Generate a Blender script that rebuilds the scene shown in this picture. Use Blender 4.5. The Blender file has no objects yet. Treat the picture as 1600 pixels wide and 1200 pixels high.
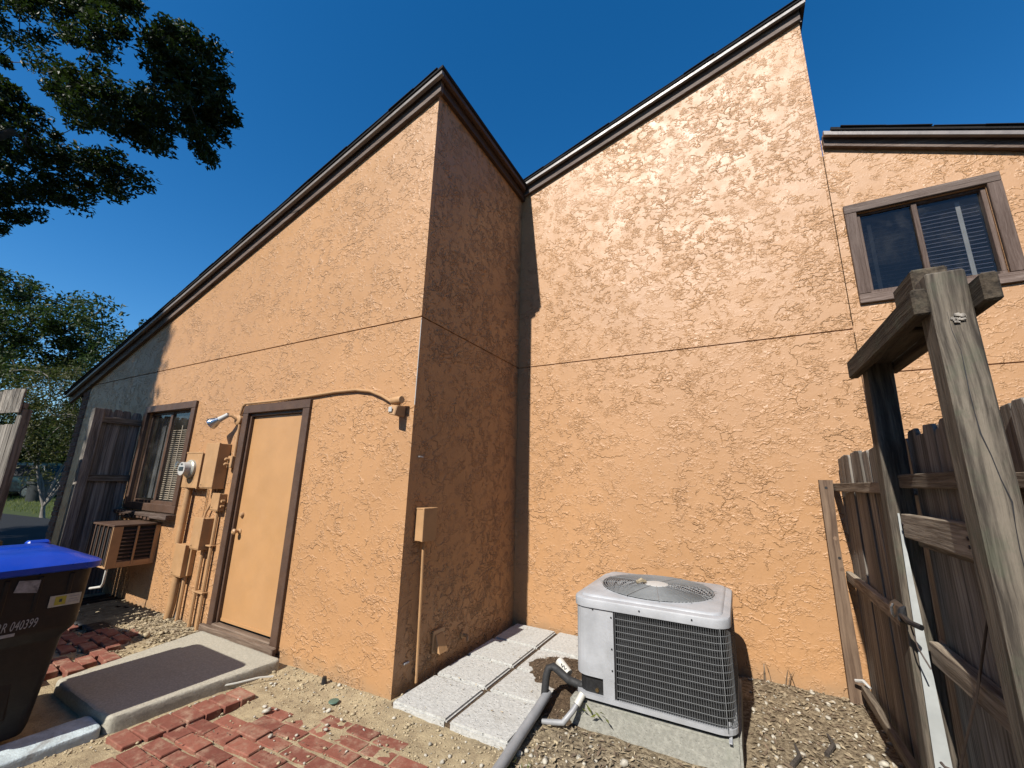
import bpy, bmesh, math, random
import numpy as np
from mathutils import Vector, Matrix
R_ = math.radians
SC = bpy.context.scene
COL = SC.collection
random.seed(7)
RNG = np.random.default_rng(11)

# ------------------------------------------------------------------ camera
cam_d = bpy.data.cameras.new('camera'); cam = bpy.data.objects.new('camera', cam_d); COL.objects.link(cam)
SC.camera = cam
cam_d.sensor_fit = 'HORIZONTAL'; cam_d.sensor_width = 36.0
cam_d.lens = 640.09 / 1600 * 36
cam_d.clip_start = 0.02; cam_d.clip_end = 2000
f_ = Vector((-0.464865, 0.85532218, 0.22874551)); r_ = Vector((0.88109538, 0.47229954, 0.0245781)); u_ = Vector((0.0870142, -0.21297211, 0.97317594))
M = Matrix((( r_.x, u_.x, -f_.x, 2.2081), (r_.y, u_.y, -f_.y, -2.4508), (r_.z, u_.z, -f_.z, 1.4963), (0, 0, 0, 1)))
cam.matrix_world = M

# ------------------------------------------------------------------ light
SUN_DIR = Vector((0.092, 1.0, -0.905)).normalized()      # direction the light travels
world = bpy.data.worlds.new('World'); SC.world = world; world.use_nodes = True
wn = world.node_tree; wn.nodes.clear()
wo = wn.nodes.new('ShaderNodeOutputWorld'); wb = wn.nodes.new('ShaderNodeBackground'); sk = wn.nodes.new('ShaderNodeTexSky')
sk.sky_type = 'NISHITA'; sk.sun_disc = False
to_sun = -SUN_DIR
sk.sun_elevation = math.asin(to_sun.z); sk.sun_rotation = math.atan2(to_sun.x, to_sun.y)
sk.altitude = 0; sk.air_density = 1.0; sk.dust_density = 0.2; sk.ozone_density = 4.0
wb.inputs['Strength'].default_value = 0.093
hs = wn.nodes.new('ShaderNodeHueSaturation'); hs.inputs['Saturation'].default_value = 1.33
wn.links.new(sk.outputs[0], hs.inputs['Color']); wn.links.new(hs.outputs[0], wb.inputs[0]); wn.links.new(wb.outputs[0], wo.inputs[0])
sun_d = bpy.data.lights.new('sun', 'SUN'); sun = bpy.data.objects.new('sun', sun_d); COL.objects.link(sun)
sun_d.energy = 5.0; sun_d.angle = R_(0.53); sun_d.color = (1.0, 0.95, 0.87)
sun.rotation_euler = SUN_DIR.to_track_quat('-Z', 'Y').to_euler(); sun.location = (0, -20, 30)
vs = SC.view_settings; vs.view_transform = 'Standard'; vs.look = 'None'; vs.exposure = 0.737; vs.gamma = 1.0
try: vs.use_curve_mapping = False
except Exception: pass
SC.render.engine = 'CYCLES'

# ------------------------------------------------------------------ materials
def nodes_mat(name):
    m = bpy.data.materials.new(name); m.use_nodes = True
    nt = m.node_tree; nt.nodes.clear()
    o = nt.nodes.new('ShaderNodeOutputMaterial'); b = nt.nodes.new('ShaderNodeBsdfPrincipled')
    nt.links.new(b.outputs[0], o.inputs[0])
    return m, nt, b
class NT:
    """small wrapper to write node graphs tersely"""
    def __init__(s, nt): s.nt = nt
    def n(s, t, **k):
        nd = s.nt.nodes.new(t)
        for a, v in k.items(): setattr(nd, a, v)
        return nd
    def set(s, sock, v):
        if hasattr(v, 'is_linked') or isinstance(v, bpy.types.NodeSocket): s.nt.links.new(v, sock)
        else: sock.default_value = v
    def coord(s, kind='Object'): return s.n('ShaderNodeTexCoord').outputs[kind]
    def mapping(s, v, scale=(1,1,1), loc=(0,0,0), rot=(0,0,0)):
        m = s.n('ShaderNodeMapping'); s.set(m.inputs['Vector'], v); m.inputs['Scale'].default_value = scale; m.inputs['Location'].default_value = loc; m.inputs['Rotation'].default_value = rot
        return m.outputs[0]
    def noise(s, v, scale, detail=3, rough=.55, dist=0, out='Fac'):
        m = s.n('ShaderNodeTexNoise'); s.set(m.inputs['Vector'], v); m.inputs['Scale'].default_value = scale
        m.inputs['Detail'].default_value = detail; m.inputs['Roughness'].default_value = rough; m.inputs['Distortion'].default_value = dist
        return m.outputs[out]
    def voro(s, v, scale, feature='F1', out='Distance'):
        m = s.n('ShaderNodeTexVoronoi', feature=feature); s.set(m.inputs['Vector'], v); m.inputs['Scale'].default_value = scale
        return m.outputs[out]
    def math(s, op, a, b=0.0, c=0.0):
        m = s.n('ShaderNodeMath', operation=op); s.set(m.inputs[0], a); s.set(m.inputs[1], b); s.set(m.inputs[2], c)
        return m.outputs[0]
    def step(s, v, a, b, lo=0.0, hi=1.0):
        m = s.n('ShaderNodeMapRange', interpolation_type='SMOOTHSTEP'); s.set(m.inputs['Value'], v)
        m.inputs['From Min'].default_value = a; m.inputs['From Max'].default_value = b; m.inputs['To Min'].default_value = lo; m.inputs['To Max'].default_value = hi
        return m.outputs[0]
    def mix(s, f, a, b):
        m = s.n('ShaderNodeMix', data_type='RGBA'); s.set(m.inputs[0], f)
        s.set(m.inputs[6], a if not isinstance(a, tuple) else (*a, 1)[:4]); s.set(m.inputs[7], b if not isinstance(b, tuple) else (*b, 1)[:4])
        return m.outputs[2]
    def mixmul(s, f, a, b):
        m = s.n('ShaderNodeMix', data_type='RGBA', blend_type='MULTIPLY'); s.set(m.inputs[0], f)
        s.set(m.inputs[6], a if not isinstance(a, tuple) else (*a, 1)[:4]); s.set(m.inputs[7], b if not isinstance(b, tuple) else (*b, 1)[:4])
        return m.outputs[2]
    def vadd(s, a, b, k=1.0):
        sc = s.n('ShaderNodeVectorMath', operation='SCALE'); s.set(sc.inputs[0], b); sc.inputs['Scale'].default_value = k
        ad = s.n('ShaderNodeVectorMath', operation='ADD'); s.set(ad.inputs[0], a); s.set(ad.inputs[1], sc.outputs[0])
        return ad.outputs[0]
    def bump(s, h, strength, dist, normal=None):
        b = s.n('ShaderNodeBump'); s.set(b.inputs['Height'], h); b.inputs['Strength'].default_value = strength; b.inputs['Distance'].default_value = dist
        if normal is not None: s.set(b.inputs['Normal'], normal)
        return b.outputs[0]
    def rnd(s): return s.n('ShaderNodeObjectInfo').outputs['Random']

def simple(name, col, rough=.5, metal=0.0, var=.25, scale=9, bump=.0, spec=.5, dirt=None, coat=0):
    m, nt, b = nodes_mat(name); g = NT(nt); v = g.coord()
    n1 = g.noise(v, scale, 5, .6)
    c = g.mix(g.step(n1, .3, .72), tuple(x*(1-var) for x in col), tuple(min(1, x*(1+var*.6)) for x in col))
    if dirt:
        n2 = g.noise(v, scale*.35, 6, .7, .6)
        c = g.mix(g.step(n2, .5, .72), c, dirt)
    g.set(b.inputs['Base Color'], c)
    g.set(b.inputs['Roughness'], g.step(g.noise(v, scale*1.7, 3), .3, .7, max(0, rough-.08), min(1, rough+.1)))
    b.inputs['Metallic'].default_value = metal; b.inputs['Specular IOR Level'].default_value = spec
    if coat: b.inputs['Coat Weight'].default_value = coat
    if bump: g.set(b.inputs['Normal'], g.bump(g.noise(v, scale*6, 4), 1.0, bump))
    return m

def stucco_mat(name, col, amp=1.0):
    """skip-trowelled stucco: torn plaster edges that rise and fade, over a fine sand finish"""
    m, nt, b = nodes_mat(name); g = NT(nt); v = g.coord()
    vz = g.mapping(v, (1.0, 1.0, 1.45))
    h = None
    # short torn plaster edges: thin ridges along the contours of warped noise, each fading in and out
    for k, (s, wsc, wk, w_, fs, f0, am) in enumerate(((5.6, 7, .15, .022, 3.6, .47, 1.0), (9.5, 11, .085, .032, 5.4, .48, .95), (16, 19, .05, .048, 8.0, .50, .8), (27, 30, .03, .07, 10.0, .51, .6))):
        off = (3.7*k, 1.9*k, 5.3*k)
        w = g.vadd(g.mapping(vz, (1,1,1), off), g.noise(g.mapping(v, (1,1,1), off), wsc, 4, .68, 0, 'Color'), wk)
        d = g.math('SUBTRACT', g.noise(w, s, 2, .5), .5)
        lip = g.step(d, -w_, 0); back = g.step(d, w_*2.0, 0)         # steep lower lip, long soft back
        e = g.math('MULTIPLY', lip, back)
        fade = g.step(g.noise(g.mapping(v, (1,1,1), (off[1], off[2], off[0])), fs, 3, .6), f0, f0+.14)
        t = g.math('MULTIPLY', g.math('MULTIPLY', e, fade), am)
        h = t if h is None else g.math('MAXIMUM', h, t)
    zone = g.step(g.noise(v, 1.1, 4, .62), .30, .62, .30, 1.0)
    h = g.math('MULTIPLY', h, zone)
    h = g.math('ADD', h, g.math('MULTIPLY', g.noise(v, 140, 4, .7), .09))
    h = g.math('ADD', h, g.math('MULTIPLY', g.noise(vz, 5, 3, .55), .34))
    g.set(b.inputs['Normal'], g.bump(h, 1.0, .0090*amp))
    blot = g.noise(v, .9, 5, .6, .4)
    c = g.mix(g.step(blot, .3, .7), tuple(x*.94 for x in col), tuple(min(1, x*1.05) for x in col))
    c = g.mix(g.step(g.noise(v, 45, 4, .6), .45, .75), c, tuple(x*.93 for x in col))
    # rain streaks and soil splashed at the foot of the wall
    st = g.noise(g.mapping(v, (9, 9, .45)), 1.0, 5, .6)
    c = g.mix(g.math('MULTIPLY', g.step(st, .54, .74), .18), c, (col[0]*.76, col[1]*.76, col[2]*.80))
    sep = g.n('ShaderNodeSeparateXYZ'); g.set(sep.inputs[0], v)
    foot = g.math('ADD', sep.outputs[2], g.math('MULTIPLY', g.noise(v, 5, 4), -.30))
    c = g.mix(g.step(foot, .02, -.17, 0, .55), c, (.36, .25, .15))
    g.set(b.inputs['Base Color'], c)
    g.set(b.inputs['Roughness'], g.step(g.noise(v, 6, 4),   .3, .7, .46, .57))
    b.inputs['Specular IOR Level'].default_value = .54
    return m

def wood_mat(name, dark, light, axis='z', freq=1.0, rough=.85, moss=0.0):
    m, nt, b = nodes_mat(name); g = NT(nt); v = g.coord(); rnd = g.rnd()
    comb = g.n('ShaderNodeCombineXYZ'); sc = g.math('MULTIPLY', rnd, 37.0)
    for i in range(3): g.set(comb.inputs[i], sc)
    v = g.vadd(v, comb.outputs[0])
    k = {'x': (.9, 1, 1), 'y': (1, .9, 1), 'z': (1, 1, .9)}[axis]
    L = .045
    sx = tuple((L if 'xyz'[i] == axis else 1.0) for i in range(3))
    wv = g.vadd(v, g.noise(v, 2.3, 2, .5, 0, 'Color'), .05)
    gr = g.noise(g.mapping(wv, sx), 85*freq, 5, .7)
    gr2 = g.noise(g.mapping(wv, sx), 26*freq, 3, .6)
    big = g.noise(g.mapping(v, tuple(s*.5+.5*(s==1.0) for s in sx)), 5, 4, .6)
    fac = g.math('ADD', g.math('MULTIPLY', gr, .55), g.math('MULTIPLY', gr2, .45))
    c = g.mix(g.step(fac, .36, .66), dark, light)
    c = g.mixmul(g.step(big, .35, .75, .0, .65), c, (.55, .48, .42))
    hv = g.n('ShaderNodeHueSaturation'); g.set(hv.inputs['Color'], c); g.set(hv.inputs['Value'], g.step(rnd, 0, 1, .72, 1.22)); 
    c = hv.outputs[0]
    if moss:
        c = g.mix(g.math('MULTIPLY', g.step(g.noise(v, 9, 5, .7), .5, .7), moss), c, (.11, .13, .085))
    # pale lichen and black knots
    kn = g.voro(g.mapping(v, tuple(s*.55+.0 if s != 1 else 1.0 for s in (tuple(4*L if 'xyz'[i] == axis else 1.0 for i in range(3))))), 5.2)
    c = g.mix(g.step(kn, .075, .045), c, (.045, .03, .022))
    g.set(b.inputs['Base Color'], c)
    b.inputs['Roughness'].default_value = rough; b.inputs['Specular IOR Level'].default_value = .25
    h = g.math('ADD', g.math('MULTIPLY', gr, 1.0), g.math('MULTIPLY', gr2, 1.0))
    g.set(b.inputs['Normal'], g.bump(h, .9, .006))
    return m

def conc_mat(name, col, speck=.35, spots=(.08, .07, .06), rough=.9, sc=60, bump=.004, stain=None):
    m, nt, b = nodes_mat(name); g = NT(nt); v = g.coord(); 
    n = g.noise(v, sc, 5, .7); n2 = g.noise(v, 4, 5, .6)
    c = g.mix(g.step(n, .35, .7), tuple(x*(1-speck) for x in col), col)
    c = g.mix(g.step(n2, .52, .75, 0, .5), c, stain or tuple(x*.7 for x in col))
    c = g.mix(g.step(g.voro(v, sc*1.1), .17, .08, 0, .8), c, spots)
    g.set(b.inputs['Base Color'], c); b.inputs['Roughness'].default_value = rough; b.inputs['Specular IOR Level'].default_value = .2
    h = g.math('SUBTRACT', n, g.math('MULTIPLY', g.step(g.voro(v, sc*.7), .25, .05), .7))
    g.set(b.inputs['Normal'], g.bump(h, .8, bump))
    return m

def leaf_mat(name, col, trans=.35, rough=.38):
    m, nt, b = nodes_mat(name); g = NT(nt)
    v = g.coord(); n = g.noise(v, .8, 3); n3 = g.noise(v, 7, 3)
    c = g.mix(g.step(n, .3, .7), tuple(x*.7 for x in col), tuple(x*1.25 for x in col))
    c = g.mix(g.step(n3, .35, .7), c, (col[0]*1.5, col[1]*1.25, col[2]*.9))
    g.set(b.inputs['Base Color'], c); b.inputs['Roughness'].default_value = rough; b.inputs['Specular IOR Level'].default_value = .2
    t = g.n('ShaderNodeBsdfTranslucent'); g.set(t.inputs[0], g.mix(.5, c, (col[0]*1.6, col[1]*1.9, col[2]*.5)))
    mx = g.n('ShaderNodeMixShader'); mx.inputs[0].default_value = trans
    nt.links.new(b.outputs[0], mx.inputs[1]); nt.links.new(t.outputs[0], mx.inputs[2])
    out = [x for x in nt.nodes if x.type == 'OUTPUT_MATERIAL'][0]; nt.links.new(mx.outputs[0], out.inputs[0])
    return m

def glass_mat(name, tint=(1,1,1), dirt=.06):
    m, nt, b = nodes_mat(name); g = NT(nt); v = g.coord()
    nt.nodes.remove(b)
    tr = g.n('ShaderNodeBsdfTransparent'); tr.inputs[0].default_value = (*tint, 1)
    gl = g.n('ShaderNodeBsdfGlossy'); gl.inputs['Roughness'].default_value = .015
    fr = g.n('ShaderNodeFresnel'); fr.inputs['IOR'].default_value = 1.52
    mx = g.n('ShaderNodeMixShader'); g.set(mx.inputs[0], g.math('MULTIPLY', fr.outputs[0], g.math('SUBTRACT', 1.0, g.n('ShaderNodeNewGeometry').outputs['Backfacing']))); nt.links.new(tr.outputs[0], mx.inputs[1]); nt.links.new(gl.outputs[0], mx.inputs[2])
    df = g.n('ShaderNodeBsdfDiffuse'); df.inputs[0].default_value = (.5, .48, .44, 1)
    m2 = g.n('ShaderNodeMixShader'); g.set(m2.inputs[0], g.step(g.noise(v, 4, 6, .7, .5), .45, .8, dirt*.3, dirt*2)); nt.links.new(mx.outputs[0], m2.inputs[1]); nt.links.new(df.outputs[0], m2.inputs[2])
    out = [x for x in nt.nodes if x.type == 'OUTPUT_MATERIAL'][0]; nt.links.new(m2.outputs[0], out.inputs[0])
    return m

def brick_mat(name, a, bcol, dust):
    m, nt, b = nodes_mat(name); g = NT(nt); v = g.coord(); rnd = g.rnd()
    comb = g.n('ShaderNodeCombineXYZ'); 
    for i in range(3): g.set(comb.inputs[i], g.math('MULTIPLY', rnd, 19.0))
    v = g.vadd(v, comb.outputs[0])
    c = g.mix(rnd, a, bcol)
    c = g.mixmul(g.step(g.noise(v, 28, 5, .7), .4, .7, 0, .5), c, (.6, .5, .48))
    c = g.mix(g.step(g.noise(v, 11, 6, .72), .44, .72, .05, .8), c, dust)
    g.set(b.inputs['Base Color'], c); b.inputs['Roughness'].default_value = .88; b.inputs['Specular IOR Level'].default_value = .25
    g.set(b.inputs['Normal'], g.bump(g.noise(v, 120, 4, .7), .8, .003))
    return m

def sand_mat(name, c1, c2, c3):
    m, nt, b = nodes_mat(name); g = NT(nt); v = g.coord()
    c = g.mix(g.step(g.noise(v, 7, 6, .68), .38, .64), c1, c2)
    c = g.mix(g.step(g.noise(v, 85, 4, .7), .52, .72), c, c3)
    sep = g.n('ShaderNodeSeparateXYZ'); g.set(sep.inputs[0], v)
    # dark leaf mould on the strip beside the condenser and fence
    mul = g.math('ADD', sep.outputs[0], g.math('MULTIPLY', g.noise(v, 2.2, 5, .65), 1.1))
    c = g.mix(g.step(mul, 1.28, 1.62, 0, .85), c, g.mix(g.step(g.noise(v, 40, 5, .75), .40, .62), (.11, .08, .052), (.44, .355, .24)))
    g.set(b.inputs['Base Color'], c); b.inputs['Roughness'].default_value = .95; b.inputs['Specular IOR Level'].default_value = .15
    g.set(b.inputs['Normal'], g.bump(g.math('ADD', g.noise(v, 130, 5, .75), g.noise(v, 32, 4, .6)), .9, .008))
    return m

STUC = (.590, .319, .143)
MT = {}
MT['stucco'] = stucco_mat('stucco_paint', STUC)
MT['stucco_return'] = stucco_mat('stucco_paint_heavy', STUC, 2.6)
MT['paint'] = simple('tan_paint', (.61, .335, .145), .42, var=.07, scale=3, bump=.0008, dirt=(.575, .318, .14))
MT['paint2'] = simple('tan_paint_on_metal', (.57, .33, .155), .5, var=.10, scale=7, bump=.0008, dirt=(.40, .24, .12))
MT['brown'] = simple('brown_trim_paint', (.115, .062, .038), .55, var=.2, scale=8, bump=.002)
MT['brownw'] = wood_mat('weathered_brown_trim', (.13, .085, .065), (.27, .205, .17), 'x', 1.0, .6)
MT['brownwy'] = wood_mat('brown_trim_along_depth', (.10, .058, .042), (.17, .115, .09), 'y', 1.0, .6)
MT['brownwz'] = wood_mat('weathered_brown_trim_upright', (.10, .062, .045), (.19, .135, .11), 'z', 1.0, .6)
MT['rake'] = simple('grey_brown_rake_paint', (.27, .235, .215), .42, var=.15, scale=6, bump=.001)
MT['thresh'] = wood_mat('worn_threshold', (.10, .065, .045), (.26, .19, .14), 'x', .8, .7)
MT['shingle'] = conc_mat('asphalt_shingle', (.035, .033, .033), .5, (.09, .085, .08), .95, 150, .003)
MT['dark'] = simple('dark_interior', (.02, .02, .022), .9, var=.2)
MT['room'] = simple('dim_room', (.10, .09, .08), .9, var=.2)
MT['glass'] = glass_mat('window_glass', (1,1,1), .025)
MT['glassd'] = glass_mat('insect_screen_glass', (.50, .51, .53), .025)
MT['blind'] = simple('blind_slat', (.44, .37, .28), .55, var=.06)
MT['blinddk'] = simple('blue_grey_blind_slat', (.13, .13, .17), .5, var=.06)
MT['tape'] = simple('blind_tape', (.15, .155, .15), .8, var=.06)
MT['curtain'] = simple('curtain_cloth', (.085, .09, .09), .9, var=.15)
MT['wood_z'] = wood_mat('weathered_fence_boards', (.12, .106, .092), (.49, .45, .395), 'z')
MT['wood_y'] = wood_mat('weathered_rail', (.13, .10, .075), (.50, .43, .335), 'y')
MT['wood_x'] = wood_mat('weathered_rail_across', (.085, .07, .055), (.34, .30, .25), 'x')
MT['post'] = wood_mat('weathered_post', (.055, .045, .036), (.27, .23, .18), 'z', 1.0, .85, .4)
MT['beam'] = wood_mat('mossy_beam', (.045, .035, .026), (.17, .135, .095), 'y', .8, .9, .5)
MT['newpost'] = wood_mat('brown_treated_post', (.13, .08, .055), (.36, .25, .17), 'z', .5)
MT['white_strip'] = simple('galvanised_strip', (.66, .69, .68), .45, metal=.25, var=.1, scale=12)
MT['black'] = simple('black_metal', (.018, .018, .02), .45, var=.2)
MT['rust'] = simple('rusty_wire', (.07, .045, .035), .7, var=.3)
MT['acwhite'] = simple('faded_grey_enamel', (.48, .49, .51), .48, var=.16, scale=5, bump=.0012, dirt=(.37, .375, .38))
MT['acwire'] = simple('guard_wire_coating', (.27, .28, .285), .45, var=.15)
MT['acwire2'] = simple('dark_guard_wire', (.12, .125, .13), .5, var=.15)
MT['coil'] = simple('coil_fins', (.012, .012, .013), .55, var=.3, scale=40)
MT['fan'] = simple('fan_grey', (.28, .295, .295), .5, var=.15)
MT['label'] = simple('label_paper', (.62, .61, .58), .6, var=.08)
MT['labeldk'] = simple('label_print', (.03, .05, .06), .6, var=.1)
MT['pad'] = conc_mat('pad_concrete', (.47, .46, .40), .3, (.2, .2, .17), .9, 45, .003, (.30, .33, .26))
MT['slab'] = conc_mat('landing_concrete', (.60, .56, .455), .25, (.26, .23, .19), .9, 70, .003)
MT['paver'] = conc_mat('white_paver', (.74, .73, .685), .26, (.20, .18, .14), .9, 48, .009, (.50, .475, .42))
MT['kerb'] = simple('flaked_blue_white_paint', (.62, .72, .75), .7, var=.22, scale=17, bump=.004, dirt=(.36, .37, .36))
MT['brick'] = brick_mat('red_paver_brick', (.22, .066, .046), (.36, .125, .083), (.47, .32, .22))
MT['brickq'] = brick_mat('facing_brick', (.16, .07, .05), (.25, .12, .085), (.26, .21, .17))
MT['mortar'] = conc_mat('mortar', (.22, .19, .16), .2)
MT['sand'] = sand_mat('sandy_yard', (.60, .485, .30), (.44, .345, .215), (.30, .235, .155))
MT['soil'] = conc_mat('soil', (.13, .105, .07), .5, (.05, .04, .03), .95, 30, .01)
MT['mulch'] = conc_mat('leaf_mould', (.17, .115, .07), .6, (.32, .25, .17), .95, 55, .012)
MT['lawn'] = conc_mat('lawn_ground', (.085, .115, .035), .5, (.15, .12, .06), .95, 12, .02)
MT['asphalt'] = conc_mat('shade_darkened_asphalt', (.026, .029, .034), .3, (.05, .05, .05), .95, 40, .004)  # asphalt colour darkened to stand in for tree shade
MT['curb'] = conc_mat('street_curb', (.42, .41, .39), .2)
MT['stone'] = simple('pale_pebble', (.60, .55, .45), .75, var=.42, scale=23)
MT['grit'] = simple('tan_grit', (.55, .445, .28), .85, var=.35, scale=31)
MT['chip'] = simple('bark_chip', (.22, .155, .10), .9, var=.5, scale=25)
MT['litter'] = simple('dry_leaf', (.46, .37, .24), .75, var=.5, scale=19)
MT['oakleaf'] = leaf_mat('oak_leaf', (.030, .050, .015), .3, .46)
MT['bgleaf'] = leaf_mat('far_leaf', (.045, .075, .026), .3, .5)
MT['myrtle'] = leaf_mat('myrtle_leaf', (.075, .085, .032), .35, .5)
MT['grass'] = leaf_mat('grass_blade', (.16, .20, .05), .35, .6)
MT['bark'] = simple('oak_bark', (.085, .068, .055), .9, var=.4, scale=14, bump=.01)
MT['palebark'] = simple('pale_bark', (.30, .27, .235), .8, var=.35, scale=10, bump=.004)
MT['blue'] = simple('blue_lid_plastic', (.008, .060, .52), .34, var=.07, scale=5, bump=.0006)
MT['binblk'] = simple('black_bin_plastic', (.011, .010, .010), .5, spec=.3, var=.2, scale=12, bump=.001, dirt=(.035, .032, .028))
MT['binstk'] = simple('worn_sticker', (.36, .36, .36), .6, var=.3, scale=40, dirt=(.12, .12, .12))
MT['cream'] = simple('cream_sticker', (.55, .53, .42), .6, var=.15, scale=40)
MT['yellow'] = simple('yellow_print', (.50, .46, .05), .6, var=.15)
MT['print'] = simple('grey_stencil', (.42, .42, .40), .7, var=.2, scale=60)
MT['rubber'] = simple('black_foam', (.022, .022, .023), .75, var=.25, scale=20, bump=.002)
MT['pvc'] = simple('grey_conduit', (.36, .365, .375), .5, var=.12, scale=12, dirt=(.27, .26, .24))
MT['white'] = simple('white_plastic', (.72, .70, .63), .45, var=.06)
MT['brass'] = simple('tarnished_brass', (.25, .17, .08), .4, metal=.8, var=.2)
MT['teal'] = simple('teal_car_paint', (.006, .030, .036), .4, var=.05, spec=.3)
MT['tyre'] = simple('tyre_rubber', (.02, .02, .02), .8)
MT['chrome'] = simple('wheel_metal', (.45, .45, .46), .3, metal=.9, var=.05)
MT['pot'] = simple('black_pot', (.035, .04, .042), .55)
MT['meter'] = simple('meter_ring', (.55, .53, .45), .4, metal=.2, var=.1)
MT['lampglass'] = simple('silvered_bulb', (.75, .76, .78), .12, metal=.9, var=.1)
MT['green'] = simple('green_plastic', (.12, .22, .17), .5)

# one reflectance factor for every material, matched to the exposure above
REFL = .60
for m in MT.values():
    nt = m.node_tree
    for nd in list(nt.nodes):
        for key in ('Base Color', 'Color'):
            if nd.type in ('BSDF_PRINCIPLED', 'BSDF_DIFFUSE', 'BSDF_TRANSLUCENT') and key in nd.inputs:
                s = nd.inputs[key]; k = nt.nodes.new('ShaderNodeMix'); k.data_type = 'RGBA'; k.blend_type = 'MULTIPLY'; k.inputs[0].default_value = 1.0
                k.inputs[7].default_value = (REFL, REFL, REFL, 1)
                if s.is_linked: nt.links.new(s.links[0].from_socket, k.inputs[6])
                else: k.inputs[6].default_value = s.default_value
                nt.links.new(k.outputs[2], s)

# ------------------------------------------------------------------ geometry helpers
def wpos(o):
    p = Vector((0, 0, 0))
    while o: p += o.location; o = o.parent
    return p
class MB:
    def __init__(s): s.v = []; s.f = []; s.mi = []
    def add(s, vs, fs, mi=0):
        k = len(s.v); s.v += [tuple(p) for p in vs]; s.f += [tuple(i+k for i in f) for f in fs]; s.mi += [mi]*len(fs); return s
    def box(s, x0, x1, y0, y1, z0, z1, mi=0):
        return s.add([(x0,y0,z0),(x1,y0,z0),(x1,y1,z0),(x0,y1,z0),(x0,y0,z1),(x1,y0,z1),(x1,y1,z1),(x0,y1,z1)],
                     [(0,3,2,1),(4,5,6,7),(0,1,5,4),(1,2,6,5),(2,3,7,6),(3,0,4,7)], mi)
    def hexa(s, p, mi=0):   # 8 points bottom ring, top ring
        return s.add(p, [(0,3,2,1),(4,5,6,7),(0,1,5,4),(1,2,6,5),(2,3,7,6),(3,0,4,7)], mi)
    def prism(s, poly, off, mi=0):   # 3D polygon extruded by vector off
        n = len(poly); off = Vector(off); P = [Vector(p) for p in poly]
        return s.add(P+[p+off for p in P], [tuple(range(n))[::-1], tuple(range(n, 2*n))]+[(i, (i+1) % n, n+(i+1) % n, n+i) for i in range(n)], mi)
    def tube(s, pts, r, n=8, mi=0, cap=True):
        pts = [Vector(p) for p in pts]; rs = r if isinstance(r, (list, tuple)) else [r]*len(pts); rings = []
        prev = None
        for i, p in enumerate(pts):
            t = (pts[min(i+1, len(pts)-1)]-pts[max(i-1, 0)]).normalized()
            if prev is None:
                a = t.orthogonal().normalized()
            else:
                a = (prev-t*prev.dot(t)); a = a.normalized() if a.length > 1e-6 else t.orthogonal().normalized()
            prev = a; b = t.cross(a)
            rings.append([p+(a*math.cos(2*math.pi*k/n)+b*math.sin(2*math.pi*k/n))*rs[i] for k in range(n)])
        vs = [q for rg in rings for q in rg]; fs = []
        for i in range(len(rings)-1):
            for k in range(n): fs.append((i*n+k, i*n+(k+1) % n, (i+1)*n+(k+1) % n, (i+1)*n+k))
        if cap: fs += [tuple(range(n))[::-1], tuple(range((len(rings)-1)*n, len(rings)*n))]
        return s.add(vs, fs, mi)
    def lathe(s, prof, c, axis=(0,0,1), n=20, mi=0):  # prof: (r,h) list
        ax = Vector(axis).normalized(); a = ax.orthogonal().normalized(); b = ax.cross(a); c = Vector(c); vs = []; fs = []
        for r, h in prof:
            for k in range(n): vs.append(c+ax*h+(a*math.cos(2*math.pi*k/n)+b*math.sin(2*math.pi*k/n))*max(r, 1e-4))
        for i in range(len(prof)-1):
            for k in range(n): fs.append((i*n+k, i*n+(k+1) % n, (i+1)*n+(k+1) % n, (i+1)*n+k))
        fs += [tuple(range(n))[::-1], tuple(range((len(prof)-1)*n, len(prof)*n))]
        return s.add(vs, fs, mi)
    def build(s, name, mats, parent=None, smooth=False, bevel=0.0, local=False, seg=1):
        me = bpy.data.meshes.new(name); off = Vector((0,0,0)) if (local or parent is None) else wpos(parent)
        me.from_pydata([(p[0]-off.x, p[1]-off.y, p[2]-off.z) for p in s.v], [], s.f)
        mats = mats if isinstance(mats, (list, tuple)) else [mats]
        for m in mats: me.materials.append(MT[m])
        if len(mats) > 1: me.polygons.foreach_set('material_index', s.mi)
        bm = bmesh.new(); bm.from_mesh(me)
        bmesh.ops.recalc_face_normals(bm, faces=bm.faces)
        if bevel:
            bmesh.ops.remove_doubles(bm, verts=bm.verts, dist=1e-5)
            ed = [e for e in bm.edges if len(e.link_faces) == 2 and e.calc_face_angle(0) > .5]
            bmesh.ops.bevel(bm, geom=ed, offset=bevel, segments=seg, affect='EDGES', clamp_overlap=True)
        bm.to_mesh(me); bm.free()
        if smooth:
            me.polygons.foreach_set('use_smooth', [True]*len(me.polygons))
            try: me.set_sharp_from_angle(angle=R_(42))
            except Exception: pass
        o = bpy.data.objects.new(name, me); COL.objects.link(o)
        if parent: o.parent = parent
        return o
def tag(o, label=None, cat=None, group=None, kind=None):
    if label: o['label'] = label
    if cat: o['category'] = cat
    if group: o['group'] = group
    if kind: o['kind'] = kind
    return o
def thing(name, label, cat, loc=(0,0,0), rz=0, group=None):
    o = bpy.data.objects.new(name, None); COL.objects.link(o); o.location = loc; o.rotation_euler = (0,0,rz); o.empty_display_size = .1
    return tag(o, label, cat, group)
def struct_root(name, loc=(0,0,0)):
    o = bpy.data.objects.new(name, None); COL.objects.link(o); o.location = loc; o['kind'] = 'structure'; return o
def inst(name, me, parent, loc, rot=(0,0,0), scale=(1,1,1)):
    o = bpy.data.objects.new(name, me); COL.objects.link(o); o.parent = parent; o.location = Vector(loc)-wpos(parent) if parent else Vector(loc); o.rotation_euler = rot; o.scale = scale
    return o
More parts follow.
